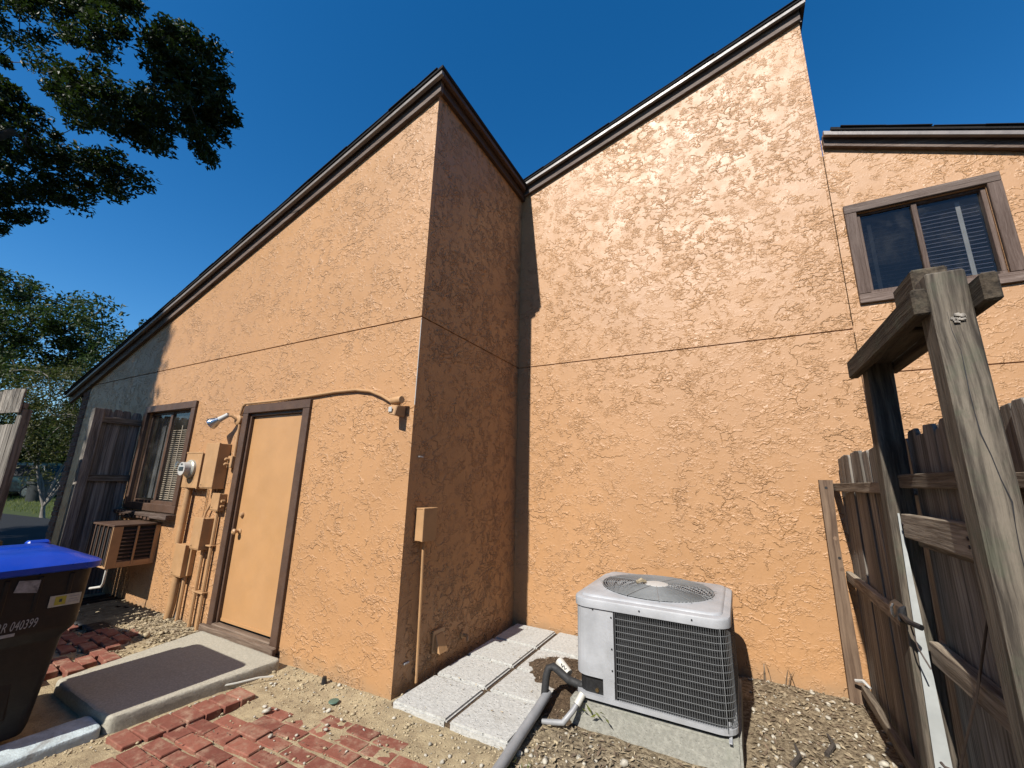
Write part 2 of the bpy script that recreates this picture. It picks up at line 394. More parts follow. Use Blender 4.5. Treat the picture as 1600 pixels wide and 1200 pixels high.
def np_mesh(name, V, F, mat, parent=None, kind=None, smooth=False):
    """V (n,3), F (m,k) arrays -> one mesh object, fast"""
    V = np.asarray(V, dtype=np.float32); F = np.asarray(F, dtype=np.int32); k = F.shape[1]
    if parent is not None:
        w = wpos(parent); V = V-np.array([w.x, w.y, w.z], dtype=np.float32)
    me = bpy.data.meshes.new(name); me.vertices.add(len(V)); me.vertices.foreach_set('co', V.ravel())
    me.loops.add(F.size); me.loops.foreach_set('vertex_index', F.ravel())
    me.polygons.add(len(F)); me.polygons.foreach_set('loop_start', np.arange(0, F.size, k, dtype=np.int32))
    if smooth: me.polygons.foreach_set('use_smooth', np.ones(len(F), dtype=bool))
    me.materials.append(MT[mat]); me.update(calc_edges=True); me.validate()
    o = bpy.data.objects.new(name, me); COL.objects.link(o)
    if parent is not None: o.parent = parent
    if kind: o['kind'] = kind
    return o
def vnoise(x, y, s, seed=0):
    rg = np.random.default_rng(seed); T = rg.random((256, 256)); x = np.asarray(x)*s+100; y = np.asarray(y)*s+100
    xi = np.floor(x).astype(int); yi = np.floor(y).astype(int); fx = x-xi; fy = y-yi; fx = fx*fx*(3-2*fx); fy = fy*fy*(3-2*fy)
    g = lambda a, b: T[a % 256, b % 256]
    return (g(xi, yi)*(1-fx)+g(xi+1, yi)*fx)*(1-fy)+(g(xi, yi+1)*(1-fx)+g(xi+1, yi+1)*fx)*fy
def ground_z(x, y):
    x = np.asarray(x, dtype=float); y = np.asarray(y, dtype=float)
    return (vnoise(x, y, 1.3, 1)-.5)*.030+(vnoise(x, y, 5, 2)-.5)*.016+(vnoise(x, y, 14, 3)-.5)*.008+(vnoise(x, y, 36, 4)-.5)*.005
def rotmats(n, rng, tilt=None):
    a = rng.uniform(0, 2*np.pi, n); b = rng.uniform(0, np.pi, n) if tilt is None else rng.normal(0, tilt, n); c = rng.uniform(0, 2*np.pi, n)
    def rz(t):
        m = np.zeros((n,3,3)); m[:,0,0] = np.cos(t); m[:,0,1] = -np.sin(t); m[:,1,0] = np.sin(t); m[:,1,1] = np.cos(t); m[:,2,2] = 1; return m
    def rx(t):
        m = np.zeros((n,3,3)); m[:,1,1] = np.cos(t); m[:,1,2] = -np.sin(t); m[:,2,1] = np.sin(t); m[:,2,2] = np.cos(t); m[:,0,0] = 1; return m
    return rz(a) @ rx(b) @ rz(c)
PHI = (1+5**.5)/2
ICO_V = np.array([(-1,PHI,0),(1,PHI,0),(-1,-PHI,0),(1,-PHI,0),(0,-1,PHI),(0,1,PHI),(0,-1,-PHI),(0,1,-PHI),(PHI,0,-1),(PHI,0,1),(-PHI,0,-1),(-PHI,0,1)])/1.9
ICO_F = np.array([(0,11,5),(0,5,1),(0,1,7),(0,7,10),(0,10,11),(1,5,9),(5,11,4),(11,10,2),(10,7,6),(7,1,8),(3,9,4),(3,4,2),(3,2,6),(3,6,8),(3,8,9),(4,9,5),(2,4,11),(6,2,10),(8,6,7),(9,8,1)])
def pebbles(name, P, size, mat, parent=None, flat=.65, seed=1):
    rng = np.random.default_rng(seed); n = len(P); S = np.asarray(size)
    V = ICO_V[None]*(1+rng.uniform(-.22, .22, (n, 12, 1)))*np.stack([S, S*rng.uniform(.6, 1, n), S*flat*rng.uniform(.7, 1, n)], 1)[:, None, :]
    V = np.einsum('nij,nkj->nki', rotmats(n, rng, .35), V)+np.asarray(P)[:, None, :]
    F = (ICO_F[None]+12*np.arange(n)[:, None, None]).reshape(-1, 3)
    return np_mesh(name, V.reshape(-1, 3), F, mat, parent, 'stuff')
def leaves(name, P, L, mat, parent=None, kind=None, ratio=.42, seed=1, tilt=None, fold=.18):
    """each leaf: a folded diamond of four triangles"""
    rng = np.random.default_rng(seed); n = len(P); L = np.broadcast_to(np.asarray(L, dtype=float), (n,))
    base = np.array([(-.5,0,0),(-.05,-.5*ratio,fold*ratio),(.5,0,0),(-.05,.5*ratio,fold*ratio)])
    V = base[None]*L[:, None, None]*rng.uniform(.75, 1.25, (n,1,1))
    V = np.einsum('nij,nkj->nki', rotmats(n, rng, tilt), V)+np.asarray(P)[:, None, :]
    F = (np.array([(0,1,2),(0,2,3)])[None]+4*np.arange(n)[:, None, None]).reshape(-1, 3)
    return np_mesh(name, V.reshape(-1, 3), F, mat, parent, kind)

# ------------------------------------------------------------------ the ground
D = 1.7705
def grid_sheet(name, x0, x1, y0, y1, st, fz, mat, kind='structure', parent=None):
    nx = int(round((x1-x0)/st))+1; ny = int(round((y1-y0)/st))+1
    X, Y = np.meshgrid(np.linspace(x0, x1, nx), np.linspace(y0, y1, ny)); Z = fz(X, Y)
    V = np.stack([X, Y, Z], -1).reshape(-1, 3); i = np.arange((nx-1)*(ny-1)); r = i//(nx-1); c = i % (nx-1); a = r*nx+c
    return np_mesh(name, V, np.stack([a, a+1, a+nx+1, a+nx], 1), mat, parent, kind, True)
MB().add([(-400,-400,-.09),(400,-400,-.09),(400,400,-.09),(-400,400,-.09)], [(0,1,2,3)]).build('ground', 'soil').__setitem__('kind', 'structure')
def yard_z(x, y):
    bz = np.clip((x+1.10)*9, 0, 1)*np.clip((.62-.2*(y+.4)-x)*6, 0, 1)*np.clip((-.26-y)*9, 0, 1)*.0145
    e = np.minimum.reduce([x+6.9, 3.6-x, y+3.2, 2.2-y])
    return bz+ground_z(x, y)-np.clip(.25-e, 0, 1)*.5+np.clip(-x-1.9, 0, 1)*.045-np.clip(x-1.9, 0, 1.5)*.012
grid_sheet('sandy_yard', -6.9, 3.6, -3.2, 2.2, .024, yard_z, 'sand')
grid_sheet('lawn', -60, -6.6, -14, 34, .6, lambda x, y: (vnoise(x, y, .35, 5)-.5)*.12-.01, 'lawn')
MB().add([(-25.5,1.2,.06),(-9,-.9,.06),(-7.6,1.0,.06),(-8.3,2.6,.06),(-13.8,2.5,.06)], [(0,1,2,3,4)]).build('path', 'asphalt').__setitem__('kind', 'structure')
MB().add([(-60,9.5,.09),(-30,9.5,.09),(-30,22,.09),(-60,22,.09)], [(0,1,2,3)]).build('road', 'asphalt').__setitem__('kind', 'structure')
MB().box(-60, -30, 9.2, 9.5, -.05, .17).build('road_kerb', 'curb', bevel=.02).__setitem__('kind', 'structure')

# ------------------------------------------------------------------ the house
house = thing('house', 'tan stucco house with steep single-pitch roofs and brown trim', 'house')
JZ = 2.8115
zA = lambda x: 5.232+.3356*x
zB = lambda x: 5.317+.3216*x
zC = lambda x: 4.765-.44*(x-3.18)
def wall_panel(xs, zs, holes, y, depth, name='wall', mat='stucco'):
    m = MB(); xs = sorted(set(xs+[h[i] for h in holes for i in (0, 1)])); zs = sorted(set(zs+[h[i] for h in holes for i in (2, 3)]))
    inh = lambda x, z: any(h[0] < x < h[1] and h[2] < z < h[3] for h in holes)
    for i in range(len(xs)-1):
        for j in range(len(zs)-1):
            if not inh((xs[i]+xs[i+1])/2, (zs[j]+zs[j+1])/2):
                a, b, c, d = xs[i], xs[i+1], zs[j], zs[j+1]
                m.add([(a,y,c),(b,y,c),(b,y,d),(a,y,d)], [(0,1,2,3)])
    for h in holes+[(xs[0], xs[-1], zs[0], zs[-1])]:
        a, b, c, d = h; e = y+depth
        m.add([(a,y,c),(b,y,c),(b,y,d),(a,y,d),(a,e,c),(b,e,c),(b,e,d),(a,e,d)], [(0,1,5,4),(1,2,6,5),(2,3,7,6),(3,0,4,7)])
    o = m.build(name, mat, house)
    return o
WA = (-4.56, -3.43, 1.115, 2.245); DA = (-2.245, -1.335, .075, 2.11); WC = (3.335, 4.145, 3.105, 3.87)
wall_panel([-6.795, 0], [-.3, JZ-.006], [WA, DA], 0, .09)
MB().prism([(-6.8,0,JZ+.006),(0,0,JZ+.006),(0,0,zA(0)-.05),(-6.8,0,zA(-6.8)-.05)], (0,.05,0)).build('wall', 'stucco', house)
MB().box(0-.03, 0, .0905, D-.0005, -.3, JZ-.006).build('wall', 'stucco_return', house)
MB().box(0-.03, 0, .051, D-.0005, JZ+.006, 5.16).build('wall', 'stucco_return', house)
MB().box(-7.0, -.031, .0905, .13, JZ-.03, JZ+.03).box(-.06, -.012, .14, D, JZ-.03, JZ+.03).box(-.1, 3.3, D+.012, D+.03, JZ-.03, JZ+.03).box(3.19, 8, D+.017, D+.035, 2.40, 2.435).build('control_joint', 'stucco', house)
wall_panel([-.06, 3.178], [-.3, JZ-.006], [], D, .06)
MB().prism([(-.06,D,JZ+.006),(3.178,D,JZ+.006),(3.178,D,zB(3.178)-.05),(-.06,D,zB(-.06)-.05)], (0,.06,0)).build('wall', 'stucco', house)
wall_panel([3.1845, 8], [-.3, 2.411], [], D+.004, .06)
# upper wall of the right wing, round its window, with a sloping head
yC = D+.004
m = MB(); zt = lambda x: zC(x)-.05
for a, b in ((3.1845, WC[0]), (WC[1], 8)):
    m.add([(a,yC,2.422),(b,yC,2.422),(b,yC,zt(b)),(a,yC,zt(a))], [(0,1,2,3)])
a, b = WC[0], WC[1]
m.add([(a,yC,2.422),(b,yC,2.422),(b,yC,WC[2]),(a,yC,WC[2])], [(0,1,2,3)]).add([(a,yC,WC[3]),(b,yC,WC[3]),(b,yC,zt(b)),(a,yC,zt(a))], [(0,1,2,3)])
c, d, e = WC[2], WC[3], yC+.09
m.add([(a,yC,c),(b,yC,c),(b,yC,d),(a,yC,d),(a,e,c),(b,e,c),(b,e,d),(a,e,d)], [(0,1,5,4),(1,2,6,5),(2,3,7,6),(3,0,4,7)])
m.add([(3.184,yC,2.422),(8,yC,2.422),(8,yC+.05,2.422),(3.184,yC+.05,2.422)], [(0,1,2,3)])
m.build('wall', 'stucco', house)
MB().box(3.158, 3.1775, D-.0030, D+.01, 2.05, JZ-.007).box(3.158, 3.1775, D-.0030, D+.01, JZ+.007, 6.12).build('corner_strip', 'stucco', house, bevel=.002)
# walls that close the masses off behind
MB().box(3.12, 3.178, D+.0605, D+6, 3.2, zB(3.178)-.03).build('wall', 'stucco', house)
MB().box(-7.03, -6.97, .0905, 7, -.3, 2.75).build('wall', 'stucco', house)
# roofs
def roof(x0, x1, fz, y0, y1, name='roof'):
    return MB().prism([(x0,y0,fz(x0)-.028),(x1,y0,fz(x1)-.028),(x1,y0,fz(x1)),(x0,y0,fz(x0))], (0, y1-y0, 0)).build(name, 'shingle', house)
rA = roof(-7.5, .115, zA, -.112, 7); rB = roof(.02, 3.245, zB, D-.112, D+6); rC = roof(3.246, 8.2, zC, D-.112, D+6)
def shingle_edge(rf, x0, x1, fz, y, sl):
    x = x0; me = MB().box(-.17, .17, -.16, .16, 0, .005).build('shingle', 'shingle', None, local=True).data
    bpy.data.objects.remove([o for o in bpy.data.objects if o.data == me][0])
    k = 0
    while x < x1-.1:
        inst('shingle', me, rf, (x+.16, y+.153+RNG.uniform(-.006, .004), fz(x+.16)+.0005+.002*(k % 2)), (0, -math.atan(sl)-R_(.4), RNG.normal(0, .006)), (RNG.uniform(.9, 1.0), 1, 1)); x += .29; k += 1
shingle_edge(rA, -7.5, .1, zA, -.115, .3356); shingle_edge(rB, .04, 3.24, zB, D-.115, .3216); shingle_edge(rC, 3.3, 8.1, zC, D-.115, -.44)
def rake(x0, x1, fz, Y, mstrip='rake', mboard='brownw', fh=.175):
    MB().prism([(x0,Y-.10,fz(x0)-.075),(x1,Y-.10,fz(x1)-.075),(x1,Y-.10,fz(x1)-.030),(x0,Y-.10,fz(x0)-.030)], (0,.035,0)).build('rake_strip', mstrip, house, bevel=.003)
    x1b = x1-(.05 if x1 < 7 else 0)
    MB().prism([(x0,Y-.042,fz(x0)-fh),(x1b,Y-.042,fz(x1b)-fh),(x1b,Y-.042,fz(x1b)-.031),(x0,Y-.042,fz(x0)-.031)], (0,.040,0)).build('fascia', mboard, house, bevel=.003)
    MB().prism([(x0+.01,Y-.064,fz(x0)-.060),(x1-.06,Y-.064,fz(x1)-.060),(x1-.06,Y-.064,fz(x1)-.030),(x0+.01,Y-.064,fz(x0)-.030)], (0,.021,0)).build('soffit_strip', 'brown', house)
rake(-7.45, .10, zA, 0); rake(.03, 3.235, zB, D); rake(3.19, 8.1, zC, D, fh=.148)
# boards along the top of the return wall
ze = zA(.10)
MB().box(.066, .10, -.0645, D-.101, ze-.08, ze-.031).build('rake_strip', 'brownwy', house, bevel=.003)
MB().box(.002, .044, -.0415, D-.001, ze-.165, ze-.031).build('fascia', 'brownwy', house, bevel=.003)
MB().box(.0445, .0655, -.04, D-.05, ze-.06, ze-.031).build('soffit_strip', 'brown', house)
zr = zB(3.235)
MB().box(3.2, 3.234, D-.0645, D+5.9, zr-.08, zr-.031).box(3.18, 3.1995, D-.0, D+5.9, zr-.19, zr-.04).build('fascia', 'brown', house)
# window of the left wing
def trim(name, x0, x1, z0, z1, y0, y1, w, mats, parent, wb=None):
    wb = w if wb is None else wb
    root = MB().box(x0, x1, y0, y1, z1-w, z1).build(name, mats[0], parent, bevel=.004)
    MB().box(x0, x0+w, y0, y1, z0+wb, z1-w-.001).build('casing', mats[1], root, bevel=.004)
    MB().box(x1-w, x1, y0, y1, z0+wb, z1-w-.001).build('casing', mats[1], root, bevel=.004)
    if wb: MB().box(x0, x1, y0, y1, z0, z0+wb-.001).build('casing', mats[0], root, bevel=.004)
    return root
w1 = trim('window', -4.642, -3.346, 1.04, 2.326, -.03, .012, .085, ('brown', 'brown'), house)
a, b, c, d = WA
fr = MB().box(a, b, .035, .07, d-.035, d).box(a, b, .035, .07, c, c+.04).box(a, a+.035, .035, .07, c+.0405, d-.0355).box(b-.035, b, .035, .07, c+.0405, d-.0355).box(-4.035, -3.985, .03, .07, c+.0405, d-.0355).build('sash', 'brown', w1, bevel=.003)
MB().box(a+.036, -4.036, .050, .054, c+.041, d-.036).build('pane', 'glass', w1); MB().box(-3.984, b-.036, .050, .054, c+.041, d-.036).build('pane', 'glass', w1)
m = MB()
for i in range(12):
    x = a-.1+i*.035; m.box(x, x+.034, .15+.012*math.sin(i*1.7), .16+.012*math.sin(i*1.7), c+.05, d-.02)
m.build('curtain', 'curtain', w1)
m = MB(); n = 34
for i in range(n):
    z = c+.05+i*(.86/n); m.hexa([(-4.14,.105,z),(b-.05,.105,z),(b-.05,.129,z+.012),(-4.14,.129,z+.012),(-4.14,.104,z+.002),(b-.05,.104,z+.002),(b-.05,.128,z+.014),(-4.14,.128,z+.014)])
m.box(-3.86, -3.845, .10, .104, c+.05, c+.95); o = m.build('blind', 'blind', w1); o['kind'] = 'stuff'
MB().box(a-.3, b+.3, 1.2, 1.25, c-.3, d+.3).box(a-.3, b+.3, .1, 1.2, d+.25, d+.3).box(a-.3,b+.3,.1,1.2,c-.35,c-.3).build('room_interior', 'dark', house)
sill = MB(); 
sill.box(-4.88, -3.72, -.085, .0, .985, 1.025).box(-3.7195, -3.34, -.10, .0, .975, 1.03)
sill = sill.build('window_sill', 'brownw', w1, bevel=.005)
for i in range(9):
    x = -4.55+i*.092; MB().box(x, x+RNG.uniform(.03, .07), -.078, -.01, .95+RNG.uniform(-.006, .01), .984).build('splinter', 'brown', w1, bevel=.004)
# window of the right wing
w2 = trim('window', 3.2518, 4.229, 3.0198, 3.956, yC-.028, yC-.001, .083, ('brownw', 'brownwz'), house)
a, b, c, d = WC; y = yC
MB().box(a, b, y+.02, y+.06, d-.02, d).box(a, b, y+.005, y+.06, c, c+.03).box(a, a+.028, y+.01, y+.06, c+.0305, d-.0205).box(b-.028, b, y+.01, y+.06, c+.0305, d-.0205).box(3.70, 3.735, y+.008, y+.06, c+.0305, d-.0205).build('sash', 'brownwz', w2, bevel=.003)
MB().box(a+.029, 3.699, y+.030, y+.033, c+.031, d-.021).build('pane', 'glassd', w2); MB().box(3.736, b-.029, y+.040, y+.043, c+.031, d-.021).build('pane', 'glass', w2)
sl = MB().hexa([(-.375,0,0),(.375,0,0),(.375,.036,.014),(-.375,.036,.014),(-.375,-.001,.003),(.375,-.001,.003),(.375,.035,.017),(-.375,.035,.017)]).build('slat', 'blinddk', w2, local=True)
n = 19
for i in range(n):
    o = sl if i == 0 else sl.copy()
    if i: COL.objects.link(o); o.parent = w2
    o.location = (3.74, y+.088, c+.035+i*.0355+RNG.uniform(-.001, .001)); o.rotation_euler = (0, RNG.normal(0, .002), 0)
for x in (3.415, 3.985): MB().box(x, x+.028, y+.080, y+.083, c+.03, c+.715).build('blind_tape', 'tape', w2)
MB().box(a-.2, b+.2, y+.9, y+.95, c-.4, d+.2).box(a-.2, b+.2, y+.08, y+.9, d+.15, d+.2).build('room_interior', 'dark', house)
# the door
dr = MB().box(-2.21, -1.37, .035, .075, .135, 2.078).build('door', 'paint', house, bevel=.003)
MB().box(-2.3221, -1.2527, -.03, .003, 2.11, 2.1931).build('door_frame', 'brown', house, bevel=.004)
MB().box(-2.3221, -2.235, -.03, .003, .10, 2.109).build('door_frame', 'brown', house, bevel=.004)
MB().box(-1.345, -1.2527, -.03, .003, .06, 2.109).build('door_frame', 'brown', house, bevel=.004)
MB().box(-2.245, -2.212, .004, .09, .13, 2.079).box(-1.368, -1.335, .004, .09, .13, 2.079).box(-2.245, -1.335, .004, .09, 2.08, 2.1095).build('door_jamb', 'brown', house, bevel=.002)
MB().box(-2.36, -1.235, -.075, -.031, .02, .115).box(-2.244, -1.346, -.0305, .034, .06, .128).build('threshold', 'thresh', house, bevel=.008)
MB().box(-2.208, -1.372, .030, .0345, .14, .165).build('door_sweep', 'paint', dr, bevel=.001)
MB().lathe([(.028,0),(.028,.006),(.012,.012),(.012,.035),(.020,.038),(.027,.050),(.027,.062),(.016,.072)], (-2.14, .034, .945), (0,-1,0), 16).build('door_knob', 'paint2', dr, smooth=True)
MB().lathe([(.027,0),(.027,.010),(.020,.022),(.008,.024)], (-2.14, .034, 1.10), (0,-1,0), 16).build('deadbolt', 'paint2', dr, smooth=True)
# brick pier at the far left end
brq = []
for k in range(4):
    q = MB().box(-.11, .11, -.055, .055, -.030, .030).build('brick', 'brickq', house, local=True, bevel=.006)
    for v in q.data.vertices: v.co += Vector(RNG.normal(0, .0022, 3))
    brq.append(q.data); bpy.data.objects.remove(q)
MB().box(-7.025, -6.797, -.004, .09, -.2, 2.76).build('mortar', 'mortar', house)
z = .03; k = 0
while z < 2.74:
    if k % 2: inst('brick', brq[k % 4], house, (-6.915+RNG.normal(0, .003), .040, z), (0, 0, RNG.normal(0, .008)))
    else:
        for xx in (-6.972, -6.866): inst('brick', brq[(k+(xx > -6.9)) % 4], house, (xx+RNG.normal(0, .002), .098, z), (0, 0, math.pi/2+RNG.normal(0, .01)), (1, .92, 1))
    z += .0735; k += 1
# nails and loose stucco lath left on the return wall
for (y, z, r) in ((.115, 1.66, .1), (.125, .205, -.5)):
    MB().box(0, .012, y-.028, y+.028, z-.006, z+.006).build('masonry_tie', 'label', house, bevel=.002)

# ------------------------------------------------------------------ paving
def poly_slab(name, top, h, mat, bev=.02, seed=1):
    """cast concrete with worn, slightly wavering rounded edges"""
    rg = np.random.default_rng(seed); n = len(top); P = [Vector((x, y)) for x, y in top]; path = []
    for i in range(n):
        a, b, c = P[i-1], P[i], P[(i+1) % n]; r = .045
        p0 = b+(a-b).normalized()*r; p2_ = b+(c-b).normalized()*r
        for t in (0, .25, .5, .75, 1): path.append(p0*(1-t)**2+b*2*t*(1-t)+p2_*t*t)
        e = c+(b-c).normalized()*r; k = max(2, int((e-p2_).length/.03))
        path += [p2_+(e-p2_)*(q/k) for q in range(1, k)]
    N = len(path); nor = []
    for i in range(N):
        t = (path[(i+1) % N]-path[i-1]).normalized(); nor.append(Vector((t.y, -t.x)))
    wob = np.convolve(rg.normal(0, 1, N+8), np.ones(5)/5, 'same')[:N]*.0045
    def loop(inset, z, k): return [(path[i].x-nor[i].x*(inset+wob[i]*k), path[i].y-nor[i].y*(inset+wob[i]*k), z+(rg.normal(0, .0006) if z > 0 else 0)) for i in range(N)]
    L = [loop(-.004, -.06, .5), loop(0, h*.45, 1), loop(.001, h-bev*.9, 1), loop(bev*.25, h-bev*.32, 1), loop(bev*.7, h-bev*.07, .8), loop(bev*1.25, h, .5)]
    vs = [p for l in L for p in l]; fs = []
    for i in range(len(L)-1):
        for k in range(N): fs.append((i*N+k, i*N+(k+1) % N, (i+1)*N+(k+1) % N, (i+1)*N+k))
    fs.append(tuple(range((len(L)-1)*N, len(L)*N)))
    o = MB().add(vs, fs).build(name, mat, smooth=True); o['kind'] = 'structure'; return o
poly_slab('concrete_landing', [(-2.06,-1.09),(-1.160,-1.10),(-1.085,-.078),(-2.27,-.078)], .082, 'slab', .02)
poly_slab('concrete_kerb', [(-1.46,-3.3),(-1.21,-3.3),(-1.165,-1.11),(-1.40,-1.098)], .045, 'kerb', .012)
pw = struct_root('paver_walk', (.5, .8, 0))
for i, (x0, x1) in enumerate(((.06, .500), (.530, .945))):
    for j, (y0, y1) in enumerate(((-.055, .392), (.418, .797), (.823, 1.242), (1.268, 1.725))):
        q = MB().box(x0, x1, y0, y1, -.02, .058+RNG.uniform(-.004, .004)).build('paver', 'paver', pw, bevel=.012, seg=2)
        q.rotation_euler = (0, 0, RNG.normal(0, .004))
MB().box(.05, .95, -.045, 1.735, -.04, .036).build('joint_fill', 'mulch', pw)
brs = []
for k in range(6):
    q = MB().box(-.098, .098, -.0455, .0455, -.028, .028).build('brick', 'brick', None, local=True, bevel=.0035)
    for v in q.data.vertices: v.co += Vector(RNG.normal(0, .0011, 3))
    brs.append(q.data); bpy.data.objects.remove(q)
bp = struct_root('brick_paving', (-.4, -.8, 0))
def lay(x, y, z, rz=0, sx=1.0, parent=None):
    inst('brick', brs[RNG.integers(6)], parent or bp, (x, y, z), (RNG.normal(0, .010), RNG.normal(0, .008), rz+RNG.normal(0, .016)), (sx*RNG.uniform(.97, 1.03), RNG.uniform(.95, 1.02), 1))
for i, yy in enumerate(np.arange(-1.10, -.50, .0985)):        # border against the landing
    lay(-.955+.03*i*.35-(.0 if i else .005), yy+.015, .003+.002*i)
for i, yy in enumerate(np.arange(-1.125, -2.7, -.1)):           # left border running towards the viewer
    lay(-.72+.0*i, yy, .003)
for j, yy in enumerate(np.arange(-.365, -2.7, -.1045)):
    off = (.0 if j % 2 else .105)
    xmin = {0: -.20, 1: -.50, 2: -.55, 3: -.86, 4: -.86}.get(j, -.82 if j < 7 else -.60)
    xmax = .34+(.48 if j == 1 else 0)+(.66+.03*j if j > 1 else 0)
    x = xmin+off
    while x < xmax:
        gone = RNG.random() < (.16 if j in (1, 2, 3) else .04) and x < 0
        if not gone:
            lay(x, yy+.010*math.sin(x*3+j)+.03*(x+.2), (-.010 if x < -.25 and j < 3 else -.003)+RNG.normal(0, .0030), .05)
        x += .2065+RNG.uniform(0, .008)
bw = struct_root('brick_walk', (-2.9, -.6, 0))
for j, yy in enumerate(np.arange(-.40, -1.6, -.107)):
    x = -4.3+(.1 if j % 2 else 0)
    while x < -2.28-(0 if yy < -.6 else .35+.5*(yy+.6)):
        if RNG.random() > (.35 if yy > -.5 else .08): lay(x, yy, .030+RNG.normal(0, .004)-(.010 if yy > -.5 else 0), -.08, 1.0, bw)
        x += .212

# ------------------------------------------------------------------ loose ground cover
def scatter(n, x0, x1, y0, y1, seed, keep=None):
    rg = np.random.default_rng(seed); x = rg.uniform(x0, x1, n); y = rg.uniform(y0, y1, n)
    if keep is not None:
        k = keep(x, y, rg); x, y = x[k], y[k]
    return x, y
NAV = lambda x, y, r=None: ~((x > -2.3) & (x < -1.1) & (y > -1.1))&~((x > .03) & (x < .97) & (y > -.06))&~((x > 1.1) & (x < 2.15) & (y > .38))&(y < np.where(x < 0, -.01, D-.01))
brickzone = lambda x, y: (x > -1.06) & (x < .5-.4*(y+.4)) & (y < -.32)
x, y = scatter(5200, -1.2, 1.3, -2.0, .2, 21, lambda x, y, r=None: NAV(x, y) & (r.random(len(x)) < np.where(brickzone(x, y), .16, 1)))
s = np.random.default_rng(3).gamma(2.4, .0019, len(x))+.0018
pebbles('fine_gravel', np.stack([x, y, yard_z(x, y)+s*.35+np.where(brickzone(x, y), .006, 0)], 1), s, 'grit', seed=5)
x, y = scatter(900, -1.1, 1.5, -2.0, .1, 22, lambda x, y, r=None: NAV(x, y) & (r.random(len(x)) < np.where(brickzone(x, y), .25, .8)))
s = np.random.default_rng(4).gamma(2.2, .0030, len(x))+.003
pebbles('pale_gravel', np.stack([x, y, yard_z(x, y)+s*.4+np.where(brickzone(x, y), .010, 0)], 1), s, 'stone', seed=6)
x, y = scatter(1900, .95, 3.3, -1.8, 1.76, 23, lambda x, y, r=None: NAV(x, y))
s = np.random.default_rng(5).gamma(1.6, .0042, len(x))+.0025
pebbles('white_pebbles', np.stack([x, y, yard_z(x, y)+s*.35], 1), s, 'stone', seed=7)
x, y = scatter(3600, -4.4, -2.2, -1.2, 0, 24, lambda x, y, r=None: NAV(x, y) & (r.random(len(x)) < np.where(y > -.42, 1, .3)))
s = np.random.default_rng(6).gamma(2.0, .0034, len(x))+.003
pebbles('mixed_gravel', np.stack([x, y, yard_z(x, y)+s*.4], 1), s, 'grit', seed=8)
x, y = scatter(4200, .95, 3.3, -1.6, 1.76, 31, lambda x, y, r=None: NAV(x, y) & (r.random(len(x)) < .4+.6*vnoise(x, y, 3, 9)))
leaves('bark_chips', np.stack([x, y, yard_z(x, y)+.009], 1), np.random.default_rng(1).uniform(.015, .055, len(x)), 'chip', None, 'stuff', .28, 9, .3)
x, y = scatter(4200, .9, 3.3, -1.2, 1.76, 32, NAV)
leaves('dry_leaf_litter', np.stack([x, y, yard_z(x, y)+.012], 1), np.random.default_rng(2).uniform(.012, .05, len(x)), 'litter', None, 'stuff', .4, 10, .35)
x, y = scatter(3200, -4.2, -2.2, -.7, 0, 33, lambda x, y, r=None: NAV(x, y) & (r.random(len(x)) < np.where(y > -.35, .9, .25)))
leaves('mulch_chips', np.stack([x, y, yard_z(x, y)+.012], 1), np.random.default_rng(2).uniform(.02, .065, len(x)), 'litter', None, 'stuff', .25, 12, .35)
x, y = scatter(130, .06, .95, -.05, 1.72, 34)
leaves('crumbs_on_pavers', np.stack([x, y, np.full(len(x), .065)], 1), np.random.default_rng(2).uniform(.006, .024, len(x)), 'litter', None, 'stuff', .35, 13, .3)
x, y = scatter(220, -1.0, .3, -1.6, -.1, 35, NAV)
leaves('scattered_bits', np.stack([x, y, yard_z(x, y)+.036], 1), np.random.default_rng(2).uniform(.008, .022, len(x)), 'chip', None, 'stuff', .4, 14, .3)
def mound(x, y):
    r = ((x-.90)/.34)**2+((y-.86)/.38)**2+(vnoise(x, y, 5, 12)-.5)*.9
    return .040+np.clip(1-r, -1.2, 1)*.050+(vnoise(x, y, 22, 13)-.5)*.016+(vnoise(x, y, 60, 14)-.5)*.008
grid_sheet('leaf_mould', .42, 1.42, .28, 1.32, .02, mound, 'mulch', 'stuff')
x, y = scatter(1100, .5, 1.3, .35, 1.3, 36, lambda x, y, r: mound(x, y) > .057)
leaves('leaf_mould_bits', np.stack([x, y, mound(x, y)+.005], 1), np.random.default_rng(2).uniform(.008, .032, len(x)), 'chip', None, 'stuff', .35, 15, .4)
def blades(name, P, h, mat, seed=1, parent=None, kind='stuff'):
    rg = np.random.default_rng(seed); n = len(P); a = rg.uniform(0, 6.28, n); H = h*rg.uniform(.5, 1.2, n); w = np.minimum(H*.05, .005)+.0008; ln = rg.uniform(.1, .7, n)
    dx, dy = np.cos(a), np.sin(a); V = np.zeros((n, 5, 3)); px, py = -dy*w, dx*w; P = np.asarray(P)
    V[:,0] = P+np.stack([px, py, 0*w], 1); V[:,1] = P-np.stack([px, py, 0*w], 1)
    mid = P+np.stack([dx*H*ln*.35, dy*H*ln*.35, H*.6], 1); V[:,2] = mid-np.stack([px, py, 0*w], 1)*.7; V[:,3] = mid+np.stack([px, py, 0*w], 1)*.7
    V[:,4] = P+np.stack([dx*H*ln, dy*H*ln, H], 1)
    F = (np.array([(0,1,2),(0,2,3),(3,2,4)])[None]+5*np.arange(n)[:, None, None]).reshape(-1, 3)
    return np_mesh(name, V.reshape(-1, 3), F, mat, parent, kind)
x, y = scatter(60, .95, 1.15, -.4, -.1, 41); blades('grass_tuft', np.stack([x, y, yard_z(x, y)], 1), .05, 'grass')
